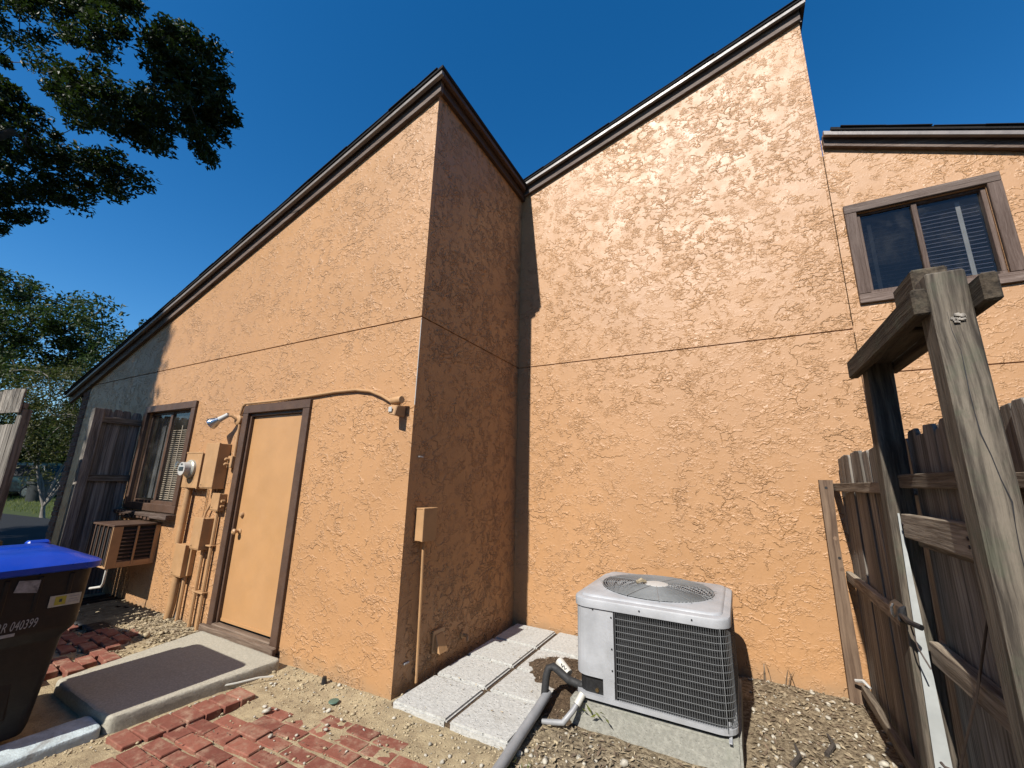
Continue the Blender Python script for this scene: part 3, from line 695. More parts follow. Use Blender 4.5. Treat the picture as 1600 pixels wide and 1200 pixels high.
x, y = scatter(26000, -32, -9, -3, 14, 42, lambda x, y, r: ~((x > -26) & (y > 1.2-.127*(x+25.5)-.4) & (y < 2.6))); blades('lawn_grass', np.stack([x, y, 0*x], 1), .11, 'grass', 2)
x, y = scatter(7, 2.25, 2.5, 1.70, 1.76, 43); blades('dry_twigs', np.stack([x, y, yard_z(x, y)], 1), .20, 'chip', 3)

# ------------------------------------------------------------------ fittings on the stucco walls
def tubeobj(name, pts, r, mat, label=None, cat=None, group=None, n=8, parent=None):
    o = MB().tube(pts, r, n).build(name, mat, parent, smooth=True)
    if label: tag(o, label, cat, group)
    return o
t = thing('electric_meter', 'round glass electric meter on a tan backplate beside the left window', 'meter', (-2.98, 0, 1.33))
MB().box(-3.145, -2.815, -.10, -.002, 1.33, 1.70).build('meter_box', 'paint2', t, bevel=.006)
MB().box(-3.15, -2.81, -.104, -.0985, 1.695, 1.712).box(-2.822, -2.808, -.106, -.01, 1.325, 1.694).build('cover_flange', 'paint2', t, bevel=.002)
MB().lathe([(.098,0),(.098,.022),(.09,.03),(.086,.034)], (-2.995, -.10, 1.53), (0,-1,0), 24).build('meter_ring', 'meter', t, smooth=True)
MB().lathe([(.084,.03),(.084,.12),(.078,.135),(.045,.142)], (-2.995, -.10, 1.53), (0,-1,0), 24).build('meter_glass', 'glass', t, smooth=True)
MB().lathe([(.07,.03),(.07,.095)], (-2.995, -.10, 1.53), (0,-1,0), 20).build('meter_body', 'label', t, smooth=True)
MB().box(-3.04, -2.95, -.2, -.196, 1.51, 1.55).box(-3.01, -2.98, -.2, -.196, 1.57, 1.585).build('meter_dial', 'labeldk', t)
def wallbox(name, label, cat, x0, x1, d, z0, z1, group=None):
    t = thing(name, label, cat, ((x0+x1)/2, 0, z0), 0, group)
    MB().box(x0, x1, -d, -.002, z0, z1).build('box_body', 'paint2', t, bevel=.004)
    MB().box(x0-.004, x1+.004, -d-.006, -d+.012, z0+.012, z1+.006).build('box_cover', 'paint2', t, bevel=.003)
    MB().lathe([(.006,0),(.006,.006),(.003,.008)], (x0+.03, -d-.006, z0+.04), (0,-1,0), 8).build('screw', 'paint2', t)
    return t
wallbox('breaker_box', 'tallest tan breaker box on the wall, right of the glass meter', 'electric box', -2.715, -2.48, .12, 1.335, 1.795)
b = wallbox('disconnect_box', 'small tan switch box tucked against the door frame, below the breaker box', 'electric box', -2.53, -2.40, .07, 1.12, 1.29)
MB().lathe([(.014,0),(.014,.03)], (-2.38, -.03, 1.22), (0,-1,0), 8).lathe([(.011,0),(.011,.03)], (-2.38, -.03, 1.17), (0,-1,0), 8).build('cable_gland', 'paint2', b)
wallbox('cable_box', 'tan cable box hanging midway down the pipes under the breaker box', 'electric box', -2.70, -2.54, .11, .745, 1.045)
b = wallbox('cable_box', 'lowest tan cable box with a stepped cover, nearest the ground left of the door', 'electric box', -3.0, -2.81, .095, .46, .765)
MB().box(-2.985, -2.785, -.05, -.002, .47, .745).build('back_plate', 'paint2', b, bevel=.004)
PG = 'tan painted pipes running down the wall beside the door'
tubeobj('conduit', [(-3.06,-.055,1.33),(-3.06,-.055,.76)], .034, 'paint2', 'thick tan conduit between the glass meter and the lowest cable box', 'pipe', PG, 12)
tubeobj('conduit', [(-2.955,-.055,.46),(-2.955,-.055,.2),(-2.98,-.06,.02)], .036, 'paint2', 'thick tan conduit from the lowest cable box into the ground', 'pipe', PG, 12)
tubeobj('conduit', [(-2.83,-.04,.46),(-2.83,-.04,.02)], .019, 'paint2', 'slim tan conduit beside the thick one under the lowest cable box', 'pipe', PG)
tubeobj('conduit', [(-2.60,-.035,.745),(-2.60,-.035,.02)], .017, 'paint2', 'slim tan conduit dropping from the middle cable box to the ground', 'pipe', PG)
tubeobj('conduit', [(-2.47,-.03,1.12),(-2.47,-.03,.02)], .017, 'paint2', 'slim tan conduit next to the door frame dropping from the small switch box', 'pipe', PG)
tubeobj('conduit', [(-2.60,-.03,1.335),(-2.605,-.03,1.2),(-2.66,-.04,1.10),(-2.66,-.05,1.045)], .012, 'paint2', 'thin bent conduit between the breaker box and the middle cable box', 'pipe', PG)
tubeobj('conduit', [(-2.55,-.03,1.335),(-2.55,-.03,1.23),(-2.53,-.03,1.22)], .012, 'paint2', 'short thin conduit from the breaker box into the small switch box', 'pipe', PG)
tubeobj('cable', [(-2.755,-.015,1.33),(-2.76,-.015,1.1),(-2.775,-.015,.765)], .005, 'paint2', 'thin tan cable straight down the wall left of the middle cable box', 'cable')
tubeobj('cable', [(-2.91,-.02,.45),(-2.90,-.015,.2),(-2.92,-.02,.05)], .005, 'pvc', 'thin grey cable behind the thick lower conduit', 'cable')
t = thing('pipe_clamp', 'tan pipe clamps holding the two slim conduits by the door', 'clamp', (-2.53, 0, .5))
for z in (.35, .78):
    MB().box(-2.63, -2.44, -.056, -.001, z, z+.014).build('strap', 'paint2', t, bevel=.003)
t = thing('flood_lamp', 'silver flood lamp angled down beside the top of the door', 'lamp', (-2.41, 0, 2.05))
MB().lathe([(.055,0),(.055,.03),(.045,.036)], (-2.41, 0, 2.05), (0,-1,0), 16).build('lamp_base', 'paint2', t, smooth=True)
MB().tube([(-2.41,-.03,2.05),(-2.43,-.08,2.085),(-2.46,-.11,2.085)], .014, 8).build('lamp_arm', 'paint2', t, smooth=True)
ax = Vector((-.62, -.35, -.45)).normalized()
MB().lathe([(.024,0),(.026,.07),(.030,.10)], (-2.445,-.105,2.095), ax, 14).build('lamp_socket', 'label', t, smooth=True)
MB().lathe([(.028,.10),(.045,.14),(.060,.18),(.062,.195),(.045,.20)], (-2.445,-.105,2.095), ax, 18).build('bulb', 'lampglass', t, smooth=True)
t = thing('outdoor_socket', 'small tan socket box with two stubs, left of the door frame', 'socket', (-2.40, 0, 1.6))
MB().box(-2.42, -2.345, -.05, -.002, 1.55, 1.67).build('box_body', 'paint2', t, bevel=.004)
for z in (1.585, 1.635): MB().lathe([(.015,0),(.017,.03),(.011,.04)], (-2.395, -.05, z), (0,-1,0), 10).build('stub', 'paint2', t, smooth=True)
tubeobj('conduit', [(-2.375,-.018,2.0),(-2.37,-.018,1.67)], .012, 'paint2', 'short tan conduit from the flood lamp down to the socket box', 'pipe')
tubeobj('conduit', [(-2.39,-.02,2.10),(-2.36,-.02,2.195),(-2.30,-.03,2.215),(-1.83,-.03,2.212),(-1.3,-.022,2.222),(-.92,-.02,2.236),(-.66,-.02,2.232),(-.48,-.022,2.205),(-.33,-.025,2.15),(-.20,-.03,2.085)], .0135, 'paint2', 'long curved tan conduit above the door leading to the corner sensor', 'pipe')
t = thing('wall_sensor', 'small sensor light with a short tube at the end of the curved conduit', 'sensor', (-.14, 0, 2.05))
MB().box(-.205, -.15, -.055, -.001, 2.03, 2.09).build('mount', 'paint2', t, bevel=.006)
MB().lathe([(.030,0),(.032,.10),(.028,.112)], (-.165,-.075,2.088), (1,-.12,.02), 14).build('sensor_tube', 'paint2', t, smooth=True)
MB().hexa([(-.155,-.13,1.98),(-.08,-.13,1.96),(-.08,-.01,1.96),(-.155,-.01,1.98),(-.155,-.11,2.05),(-.075,-.11,2.045),(-.075,-.01,2.05),(-.155,-.01,2.055)]).build('sensor_body', 'paint2', t, bevel=.006)
MB().box(-.14, -.105, -.137, -.131, 1.99, 2.03).build('lens', 'label', t, bevel=.002)
t = thing('junction_box', 'tan box on the shaded return wall with a thin conduit below', 'electric box', (0, .19, 1.03))
MB().box(.002, .078, .11, .265, 1.03, 1.265).build('box_body', 'paint2', t, bevel=.004)
MB().box(.07, .086, .106, .269, 1.028, 1.268).box(.002, .088, .106, .269, 1.262, 1.272).build('box_cover', 'paint2', t, bevel=.003)
tubeobj('conduit', [(.022,.20,1.03),(.022,.212,.6),(.022,.225,.05)], .012, 'paint2', 'thin tan conduit running down the shaded return wall', 'pipe')
t = thing('vent_hood', 'small tan vent hood low on the shaded return wall', 'vent', (0, .47, .2))
MB().box(.001, .02, .40, .545, .175, .335).build('vent_plate', 'paint2', t, bevel=.004)
MB().hexa([(.018,.42,.19),(.075,.42,.175),(.075,.53,.175),(.018,.53,.19),(.018,.425,.30),(.024,.425,.305),(.024,.525,.305),(.018,.525,.30)]).build('hood', 'paint2', t, bevel=.004)
t = thing('hose_tap', 'round tan tap stub low on the return wall right of the vent', 'tap', (0, .82, .19))
MB().lathe([(.03,0),(.03,.012),(.013,.016),(.013,.06)], (.002,.82,.195), (1,0,0), 14).build('flange', 'paint2', t, smooth=True)
MB().tube([(.055,.82,.195),(.07,.81,.19),(.075,.80,.165)], .012, 8).build('spout', 'paint2', t, smooth=True)
tag(MB().box(.001, .012, 1.36, 1.50, .155, .165).box(.001, .012, 1.49, 1.50, .13, .155).build('wall_bracket', 'paint2', bevel=.002), 'small tan bracket low on the return wall near the inner corner', 'bracket')
tag(MB().tube([(.004,-.002,2.80),(.004,-.003,2.79)], .003, 6).tube([(.005,-.003,2.78),(.005,-.004,2.06)], .0035, 6).build('corner_bead', 'label'), 'exposed pale metal bead up the outer wall corner', 'metal bead')
# the room air conditioner in the left wall
t = thing('window_air_conditioner', 'tan air conditioner box through the wall under the left window', 'air conditioner', (-3.9, 0, .49))
x0, x1, y0, z0, z1 = -4.22, -3.62, -.42, .50, .93
MB().box(x0+.02, x1-.02, y0+.03, -.01, z0+.01, z1-.02).build('inner_coil', 'dark', t)
MB().box(x0, x1, y0, -.002, z1-.02, z1).build('top_panel', 'brown', t, bevel=.003)
MB().box(x0, x1, y0, -.002, z0, z0+.016).build('bottom_panel', 'paint2', t, bevel=.003)
m = MB()
m.box(x1-.012, x1, y0, y0+.085, z0+.0165, z1-.0205).box(x1-.012, x1, -.05, -.002, z0+.0165, z1-.0205).box(x1-.012, x1, -.215, -.195, z0+.0165, z1-.0205).box(x1-.012, x1, y0+.0855, -.216, z0+.0165, z0+.055).box(x1-.012, x1, -.1945, -.0505, z0+.0165, z0+.055)
m.build('side_frame', 'paint2', t, bevel=.002)
for (a, b) in ((y0+.0855, -.216), (-.1945, -.0505)):
    for k in range(9):
        z = z0+.07+k*.038; MB().hexa([(x1-.018,a,z),(x1-.004,a,z-.012),(x1-.004,b,z-.012),(x1-.018,b,z),(x1-.018,a,z+.003),(x1-.004,a,z-.009),(x1-.004,b,z-.009),(x1-.018,b,z+.003)]).build('louvre', 'brown', t)
for k in range(6): MB().box(x0+.03+k*.105, x0+.05+k*.105, y0, y0+.016, z0+.0165, z1-.0205).build('upright_bar', 'brown', t, bevel=.002)  # bars coloured brown to stand in for the shade on them
tubeobj('drain_pipe', [(-3.65,-.39,.50),(-3.655,-.39,.36),(-3.67,-.395,.325),(-3.85,-.42,.29)], .011, 'white', 'thin pale drain pipe bending below the wall air conditioner', 'pipe')
X, Y = np.meshgrid(np.linspace(-4.45, -3.15, 90), np.linspace(-.60, -.03, 12)); Z = .065+.010*np.sin(X*62+Y*5+2*vnoise(X, Y, 3, 8))+.02*(vnoise(X, Y, 3, 3)-.5)
i = np.arange(11*89); a = (i//89)*90+i % 89
tag(np_mesh('corrugated_sheet', np.stack([X, Y, Z], -1).reshape(-1, 3), np.stack([a, a+1, a+91, a+90], 1), 'binblk', None, None, True), 'black corrugated sheet lying on the ground under the wall air conditioner', 'plastic sheet').modifiers.new('thickness', 'SOLIDIFY').thickness = .004

# ------------------------------------------------------------------ the condenser on its pad
tag(MB().box(1.13, 2.105, .415, 1.34, -.08, .15).build('condenser_pad', 'pad', bevel=.014, seg=2), 'mossy pale concrete pad under the outdoor air conditioner', 'concrete pad')
ac = thing('outdoor_air_conditioner', 'grey square outdoor air conditioner with wire guard and top fan', 'air conditioner', (1.63, .83, .15))
def rr(x0, x1, y0, y1, r, n=7):   # rounded rectangle, counter-clockwise from the front-left corner
    P = []
    for cx, cy, a0 in ((x0+r, y0+r, 180), (x1-r, y0+r, 270), (x1-r, y1-r, 0), (x0+r, y1-r, 90)):
        for k in range(n): a = R_(a0+90*k/(n-1)); P.append((cx+r*math.cos(a), cy+r*math.sin(a)))
    return P
AX0, AX1, AY0, AY1 = 1.17, 2.09, .40, 1.29
def ring_wall(m, path, z0, z1, closed=False):
    n = len(path); 
    for i in range(n if closed else n-1):
        a, b = path[i], path[(i+1) % n]; m.add([(a[0],a[1],z0),(b[0],b[1],z0),(b[0],b[1],z1),(a[0],a[1],z1)], [(0,1,2,3)])
def off_rr(o, r=.09): return rr(AX0-o, AX1+o, AY0-o, AY1+o, max(.02, r+o))
m = MB(); P = off_rr(-.022); ring_wall(m, P, .19, .71, True); m.build('coil', 'coil', ac, smooth=True)
# base pan
m = MB(); A, B = off_rr(.004), off_rr(-.05); n = len(A)
ring_wall(m, A, .176, .202, True)
for zz in (.176, .202):
    for i in range(n): j = (i+1) % n; m.add([(*A[i],zz),(*A[j],zz),(*B[j],zz),(*B[i],zz)], [(0,1,2,3)])
m.build('base_pan', 'acwhite', ac, smooth=True)
for (x, y) in ((1.28,.5),(1.98,.5),(1.98,1.2),(1.28,1.2)): MB().box(x-.04, x+.04, y-.04, y+.04, .15, .1785).build('foot', 'black', ac)
MB().box(2.045, 2.062, .425, .431, .150, .235).box(2.045, 2.062, .385, .4245, .150, .156).build('tie_down_strap', 'acwhite', ac, bevel=.001)
# service panel at the front-left corner
P = off_rr(0); pan = [(AX0, .80)]+P[:7]+[(1.432, AY0)]
m = MB(); ring_wall(m, pan, .300, .703); inner = [(x+(.012 if x < 1.2 else 0), y+(.012 if y < .45 else 0)) for x, y in pan]
ring_wall(m, inner, .300, .703)
for i in range(len(pan)-1): m.add([(*pan[i],.300),(*pan[i+1],.300),(*inner[i+1],.300),(*inner[i],.300)], [(0,1,2,3)])
m.add([(1.432,AY0,.285),(1.432,AY0+.02,.285),(1.432,AY0+.02,.703),(1.432,AY0,.703)], [(0,1,2,3)])
m.build('service_panel', 'acwhite', ac, smooth=True)
MB().box(1.360, 1.431, AY0-.001, AY0+.012, .2025, .2995).box(1.360, 1.370, AY0+.0125, AY0+.10, .2025, .2995).build('lower_panel', 'acwhite', ac)
MB().box(1.4335, 1.447, AY0-.002, AY0+.02, .2125, .7015).build('corner_post', 'black', ac)
MB().box(AX0+.06, 1.33, AY0+.11, AY0+.13, .213, .30).build('recess', 'dark', ac)
MB().box(AX0-.002, AX0-.0005, .56, .66, .40, .585).build('rating_label', 'label', ac)
MB().box(AX0-.0035, AX0-.0021, .565, .655, .53, .575).box(AX0-.0035, AX0-.0021, .565, .60, .41, .50).build('label_print', 'labeldk', ac)
for (x, z) in ((1.42,.36),(1.42,.48),(1.42,.66),(1.30,.69),(1.60,.728),(1.9,.728)): MB().lathe([(.005,0),(.005,.004)], (x, AY0-.001 if z < .7 else AY0-.0135, z), (0,-1,0), 8).build('screw', 'black', ac)
# wire guard
P = off_rr(.004); gp = [(1.447, AY0-.004)]+P[7:14]+P[14:21]+[(AX0+.3, AY1+.004)]
def resample(path, st):
    out = []; acc = 0
    for i in range(len(path)-1):
        a, b = Vector((*path[i],0)), Vector((*path[i+1],0)); L = (b-a).length; s = acc
        while s < L: out.append(a+(b-a)*(s/max(L, 1e-9))); s += st
        acc = s-L
    return out
m = MB()
for p in resample(gp, .0128): m.box(p.x-.0012, p.x+.0012, p.y-.0012, p.y+.0012, .214, .702)
o = m.build('upright_guard_wires', 'acwire2', ac); o['kind'] = 'stuff'
pts = [(p.x, p.y) for p in resample(gp, .022)]
for k in range(14):
    z = .222+k*.0365; MB().tube([(x, y, z) for x, y in [gp[0]]+pts], .0016, 4).build('guard_wire', 'acwire', ac)
MB().tube([(2.045,AY0-.006,.705),(2.045,AY0-.006,.20)], .0022, 5).build('guard_wire', 'acwire', ac)
# top cover with a round opening
cx, cy, hr = 1.63, .845, .375
def polar(path, n=64):
    out = []
    for k in range(n):
        a = 2*math.pi*k/n; d = Vector((math.cos(a), math.sin(a))); best = None
        for i in range(len(path)):
            p, q = Vector(path[i])-Vector((cx,cy)), Vector(path[(i+1) % len(path)])-Vector((cx,cy)); e = q-p; den = d.x*e.y-d.y*e.x
            if abs(den) > 1e-9:
                t_ = (p.x*e.y-p.y*e.x)/den; s_ = (p.x*d.y-p.y*d.x)/den
                if t_ > 0 and -1e-6 <= s_ <= 1+1e-6: best = t_
        out.append((cx+d.x*best, cy+d.y*best))
    return out
N = 96
loops = [(polar(off_rr(.012), N), .700), (polar(off_rr(.013), N), .742), (polar(off_rr(.009), N), .751), (polar(off_rr(-.012), N), .757), (polar(off_rr(-.028), N), .758), (polar(off_rr(-.034), N), .768), (polar(off_rr(-.045), N), .771)]
loops += [([(cx+(hr+d_)*math.cos(2*math.pi*k/N), cy+(hr+d_)*math.sin(2*math.pi*k/N)) for k in range(N)], z_) for d_, z_ in ((.012, .7725), (0, .778), (-.004, .772), (-.004, .66))]
m = MB()
for (A, za), (B, zb) in zip(loops[:-1], loops[1:]):
    for i in range(N): j = (i+1) % N; m.add([(*A[i],za),(*A[j],za),(*B[j],zb),(*B[i],zb)], [(0,1,2,3)])
o = m.build('top_cover', 'acwhite', ac)
bm = bmesh.new(); bm.from_mesh(o.data); bmesh.ops.remove_doubles(bm, verts=bm.verts, dist=1e-5); bmesh.ops.recalc_face_normals(bm, faces=bm.faces); bm.to_mesh(o.data); bm.free()
o.data.polygons.foreach_set('use_smooth', [True]*len(o.data.polygons)); o.data.set_sharp_from_angle(angle=R_(50))
gr = MB(); 
for k in range(19):
    r = .07+k*.0168; zz = .784+.016*(1-(r/.375)**2)
    gr.tube([(cx+r*math.cos(2*math.pi*i/48), cy+r*math.sin(2*math.pi*i/48), zz) for i in range(49)], .0034, 4, cap=False)
gr = gr.build('fan_grille', 'acwire', ac); gr['kind'] = 'stuff'
for k in range(12):
    a = 2*math.pi*k/12+.2; MB().tube([(cx+r*math.cos(a), cy+r*math.sin(a), .787+.016*(1-(r/.375)**2)) for r in (.06,.2,.33,.392)], .0024, 4).build('spoke', 'acwire', gr)
MB().lathe([(.085,0),(.082,.006),(.05,.010),(.012,.011)], (cx,cy,.797), (0,0,1), 24).build('motor_cap', 'label', gr, smooth=True)
MB().tube([(cx-.12,cy-.08,.812),(cx-.09,cy-.06,.826),(cx-.06,cy-.04,.815)], [.012,.016,.008], 6).build('fallen_leaf', 'litter', None).__setitem__('label', 'dry brown leaf lying on the fan grille')
bpy.data.objects['fallen_leaf']['category'] = 'leaf'
MB().lathe([(.36,0),(.36,.002)], (cx,cy,.60), (0,0,1), 24).build('coil_floor', 'dark', ac)
fan = MB().lathe([(.07,0),(.07,.06),(.05,.075)], (cx,cy,.66), (0,0,1), 20).build('fan_hub', 'fan', ac, smooth=True)
for k in range(3):
    a = R_(120*k+15); m = MB(); w = []
    for rr_ in (.06, .2, .345):
        for t_ in (-.5, .5):
            an = a+t_*(.95 if rr_ < .1 else .85); w.append((cx+rr_*math.cos(an), cy+rr_*math.sin(an), .70+t_*.07))
    m.add(w, [(0,1,3,2),(2,3,5,4)]); m.build('fan_blade', 'fan', fan, smooth=True).modifiers.new('thickness', 'SOLIDIFY').thickness = .003
# refrigerant pipes
t = thing('refrigerant_pipe', 'black foam-wrapped pipe bending from the outdoor air conditioner to the ground', 'pipe', (.95, .47, .05))
MB().tube([(1.275,.50,.222),(1.19,.47,.205),(1.10,.475,.215),(1.03,.49,.245),(.985,.495,.262),(.955,.485,.25),(.945,.47,.21),(.942,.455,.14),(.94,.44,.05)], .025, 12).build('foam_sleeve', 'rubber', t, smooth=True)
MB().tube([(1.34,.50,.228),(1.27,.50,.222)], .012, 8).build('copper_end', 'brass', t, smooth=True)
t = thing('pipe_sleeve', 'short white pipe sleeve with black scribbles behind the black pipe', 'pipe sleeve', (1.02, .55, .2))
MB().tube([(.985,.60,.262),(1.075,.555,.215)], .030, 12).build('sleeve', 'white', t, smooth=True)
MB().tube([(1.02,.555,.268),(1.03,.545,.250),(1.04,.55,.262),(1.05,.54,.243),(1.062,.543,.25)], .0035, 5).tube([(1.03,.537,.237),(1.045,.535,.235),(1.055,.528,.222),(1.07,.53,.225)], .0035, 5).build('scribble', 'black', t)
tubeobj('grey_conduit', [(.95,.48,.10),(.955,.30,.075),(.975,.0,.06),(1.0,-.25,.055),(1.03,-.62,.05),(1.05,-1.2,.03)], .030, 'pvc', 'thick grey conduit lying across the ground beside the white pavers', 'pipe', None, 12)
t = thing('flexible_conduit', 'short curled grey flexible conduit in front of the concrete pad', 'pipe', (1.1, .4, .02))
MB().tube([(1.24,.46,.205),(1.215,.40,.17),(1.18,.345,.11),(1.13,.30,.05),(1.06,.30,.035),(.99,.295,.025)], [.014,.015,.017,.018,.017,.014], 10).build('hose', 'pvc', t, smooth=True)
MB().tube([(1.225,.40,.19),(1.20,.36,.14)], .022, 10).build('hose_fitting', 'white', t, smooth=True)
t = thing('service_valve', 'small brass service valve in the recess below the service panel', 'valve', (1.30, .46, .2))
MB().lathe([(.012,0),(.02,.01),(.02,.035),(.011,.04),(.011,.06)], (1.315,.47,.225), (0,-1,0), 10).build('valve_body', 'brass', t, smooth=True)
MB().lathe([(.013,0),(.013,.05)], (1.30,.46,.235), (0,0,1), 10).build('valve_stem', 'pvc', t, smooth=True)
tag(leaves('weed', np.array([(1.21+.03*i, .385-.004*i, .10+.015*(i % 3)) for i in range(7)]), .06, 'grass', None, None, .22, 3), 'small green weed sprouting at the corner of the concrete pad', 'weed')
tag(MB().lathe([(.035,0),(.033,.006),(.012,.009)], (-.32,-.20,.015), (0,0,1), 14).build('plastic_lid', 'green', smooth=True), 'flat green plastic lid lying in the gravel by the wall', 'lid')
tag(MB().tube([(-.60,-.06,.0),(-.60,-.062,.055)], [.022,.015], 7).build('stub_pipe', 'black', smooth=True), 'short black stub sticking up at the foot of the wall', 'stub')
tag(MB().tube([(-1.17,-.55,.03),(-1.08,-.42,.035),(-1.02,-.30,.04),(-.96,-.22,.035)], .006, 5).build('white_cord', 'white', smooth=True), 'thin white cord along the edge of the concrete landing', 'cord')
for (x, y, lab) in ((2.33, .62, 'dry stick lying in the leaf litter nearer the fence'), (2.52, .85, 'dry stick lying near the foot of the short fence')):
    tag(MB().tube([(x,y,.015),(x+.05,y+.10,.03),(x+.04,y+.24,.02)], [.014,.012,.006], 6).build('stick', 'bark', smooth=True), lab, 'stick')

# ------------------------------------------------------------------ bins
def rloop(x0, x1, y0, y1, r, z, n=6): return [(x, y, z) for x, y in rr(x0, x1, y0, y1, r, n)]
def loft(m, loops, cap0=True, cap1=True, mi=0):
    n = len(loops[0]); vs = [p for l in loops for p in l]; fs = []
    for i in range(len(loops)-1):
        for k in range(n): fs.append((i*n+k, i*n+(k+1) % n, (i+1)*n+(k+1) % n, (i+1)*n+k))
    if cap0: fs.append(tuple(range(n))[::-1])
    if cap1: fs.append(tuple(range((len(loops)-1)*n, len(loops)*n)))
    return m.add(vs, fs, mi)
def make_bin(loc, rz, label, grp, full=True, lidmat='blue'):
    t = thing('recycling_bin', label, 'bin', loc, rz, grp)
    X0, X1, Y0, Y1 = -.36, .355, -.44, .36
    def L(i, z, r=.06): return rloop(X0+i, X1-i, Y0+i, Y1-i, r, z)
    m = MB(); loft(m, [L(.098,.06), L(.088,.10), L(.050,.535), L(.046,.55), L(.016,.595), L(.010,.62), L(.0,.915), L(-.012,.918), L(-.012,.935), L(-.001,.937)], True, True)
    m.build('bin_body', 'binblk', t, True, local=True)
    # lid: an overhanging skirt and a low dome, with a raised ridge
    m = MB(); loft(m, [L(-.022,.918), L(-.030,.925), L(-.030,.955), L(-.014,.968), L(.03,.982), L(.06,1.000), L(.13,1.012), L(.22,1.016)], True, True)
    lid = m.build('lid', lidmat, t, True, local=True)
    m = MB(); loft(m, [rloop(-.20,-.02,-.30,.26,.05,1.008), rloop(-.18,-.04,-.28,.24,.05,1.024)], True, True); m.build('lid_ridge', lidmat, lid, True, local=True)
    m = MB(); m.tube([(X0-.045,Y0+.10,.955),(X0-.045,Y1-.10,.955)], .016, 8); m.build('handle', 'binblk', t, True, local=True)
    for y in (Y0+.12, Y1-.12): MB().hexa([(X0-.06,y-.02,.90),(X0+.02,y-.02,.88),(X0+.02,y+.02,.88),(X0-.06,y+.02,.90),(X0-.06,y-.02,.97),(X0+.02,y-.02,.97),(X0+.02,y+.02,.97),(X0-.06,y+.02,.97)]).build('hinge', 'binblk', t, bevel=.006, local=True)
    MB().box(X0-.028, X0+.045, Y1-.16, Y1-.05, .985, 1.022).build('lid_lug', lidmat, lid, bevel=.012, local=True)
    for y in (Y0+.02, Y1-.02):
        w = MB().lathe([(.10,-.025),(.11,-.018),(.11,.018),(.10,.025)], (X0+.05, y, .11), (0,1,0), 20).build('wheel', 'tyre', t, True, local=True)
        MB().lathe([(.05,-.027),(.05,.027)], (X0+.05, y, .11), (0,1,0), 14).build('hub', 'binblk', w, local=True)
    if full:
        fx = lambda z: (X1-.012+.0) if z >= .70 else (X1-.115+(z-.10)/.5*.053 if z < .6 else X1-.04)
        for k in range(6):
            y = -.36+k*.125; MB().hexa([(X1-.016,y-.014,.715),(X1-.004,y-.010,.715),(X1-.004,y+.010,.715),(X1-.016,y+.014,.715),(X1-.012,y-.014,.905),(X1+.006,y-.010,.90),(X1+.006,y+.010,.90),(X1-.012,y+.014,.905)]).build('rib', 'binblk', t, bevel=.003, local=True)
        MB().box(X1-.095, X1-.066, -.28, .16, .16, .44).build('side_recess', 'binblk', t, bevel=.012, local=True)
        MB().box(X1-.066, X1-.054, -.24, .02, .455, .467).build('scuff', 'binstk', t, bevel=.002, local=True)
        s = X1+.0085
        m = MB(); m.add([(s-.004,.045,.835),(s-.004,.065,.835-.004),(s-.004,.135,.818),(s-.001,.138,.885),(s-.001,.055,.893)], [(0,1,2,3,4)]); 
        m.add([(p[0]-.002, p[1], p[2]) for p in m.v], [(4,3,2,1,0)]); m.build('torn_sticker', 'binstk', t, local=True)
    return t
BX = -1.665
rb = make_bin((BX, -1.625, 0), R_(-1), 'black wheeled recycling bin with a bright blue lid', None)
# stickers and stencilled number on the bin's right side (faces +x)
X1 = .355
def face_x(name, mat, y0, y1, z0, z1, parent, xa, xb, bow=.0):
    m = MB(); m.hexa([(xa-.004,y0,z0),(xa,y0,z0),(xa,y1,z0),(xa-.004,y1,z0),(xb-.004,y0,z1),(xb,y0,z1),(xb,y1,z1),(xb-.004,y1,z1)])
    return m.build(name, mat, parent, local=True)
st = face_x('sticker', 'cream', .195, .325, .725, .785, rb, X1+.000, X1+.002)
face_x('sun_print', 'yellow', .217, .263, .733, .779, st, X1+.0012, X1+.0028)
face_x('sticker_print', 'labeldk', .235, .247, .748, .764, st, X1+.0026, X1+.0036)
for k, (a, b) in enumerate(((.275,.318),(.275,.310),(.275,.316))): face_x('sticker_print', 'print', a, b, .740+k*.014, .745+k*.014, st, X1+.0018+k*.0002, X1+.0022+k*.0002)
cu = bpy.data.curves.new('serial_number', 'FONT'); cu.body = 'RR 040399'; cu.size = .066; cu.extrude = .0006; cu.space_character = 1.08
to = bpy.data.objects.new('serial_number_curve', cu); COL.objects.link(to)
bpy.context.view_layer.update()
me = bpy.data.meshes.new_from_object(to.evaluated_get(bpy.context.evaluated_depsgraph_get())); bpy.data.objects.remove(to)
me.materials.clear(); me.materials.append(MT['print'])
tx = bpy.data.objects.new('serial_number', me); COL.objects.link(tx); tx.parent = rb
w = max(v.co.x for v in me.vertices)
sh = .22
Mx = Matrix(((0, 0, 1, X1-.0065), (.150/w, .0, 0, .0), (0, 1.0, 0, .628), (0, 0, 0, 1)))
for v in me.vertices: v.co.y += 0; v.co.x += v.co.y*sh
tx.matrix_local = Mx
tx.location.y = .018; tx.location.z = .637
tx.rotation_mode = 'QUATERNION'
face_x('stencil_bar', 'print', .030, .095, .608, .624, rb, X1-.0085, X1-.0075)
make_bin((-3.02, -1.78, 0), R_(4), 'second black bin standing left of the blue-lidded one', None, False, 'binblk')

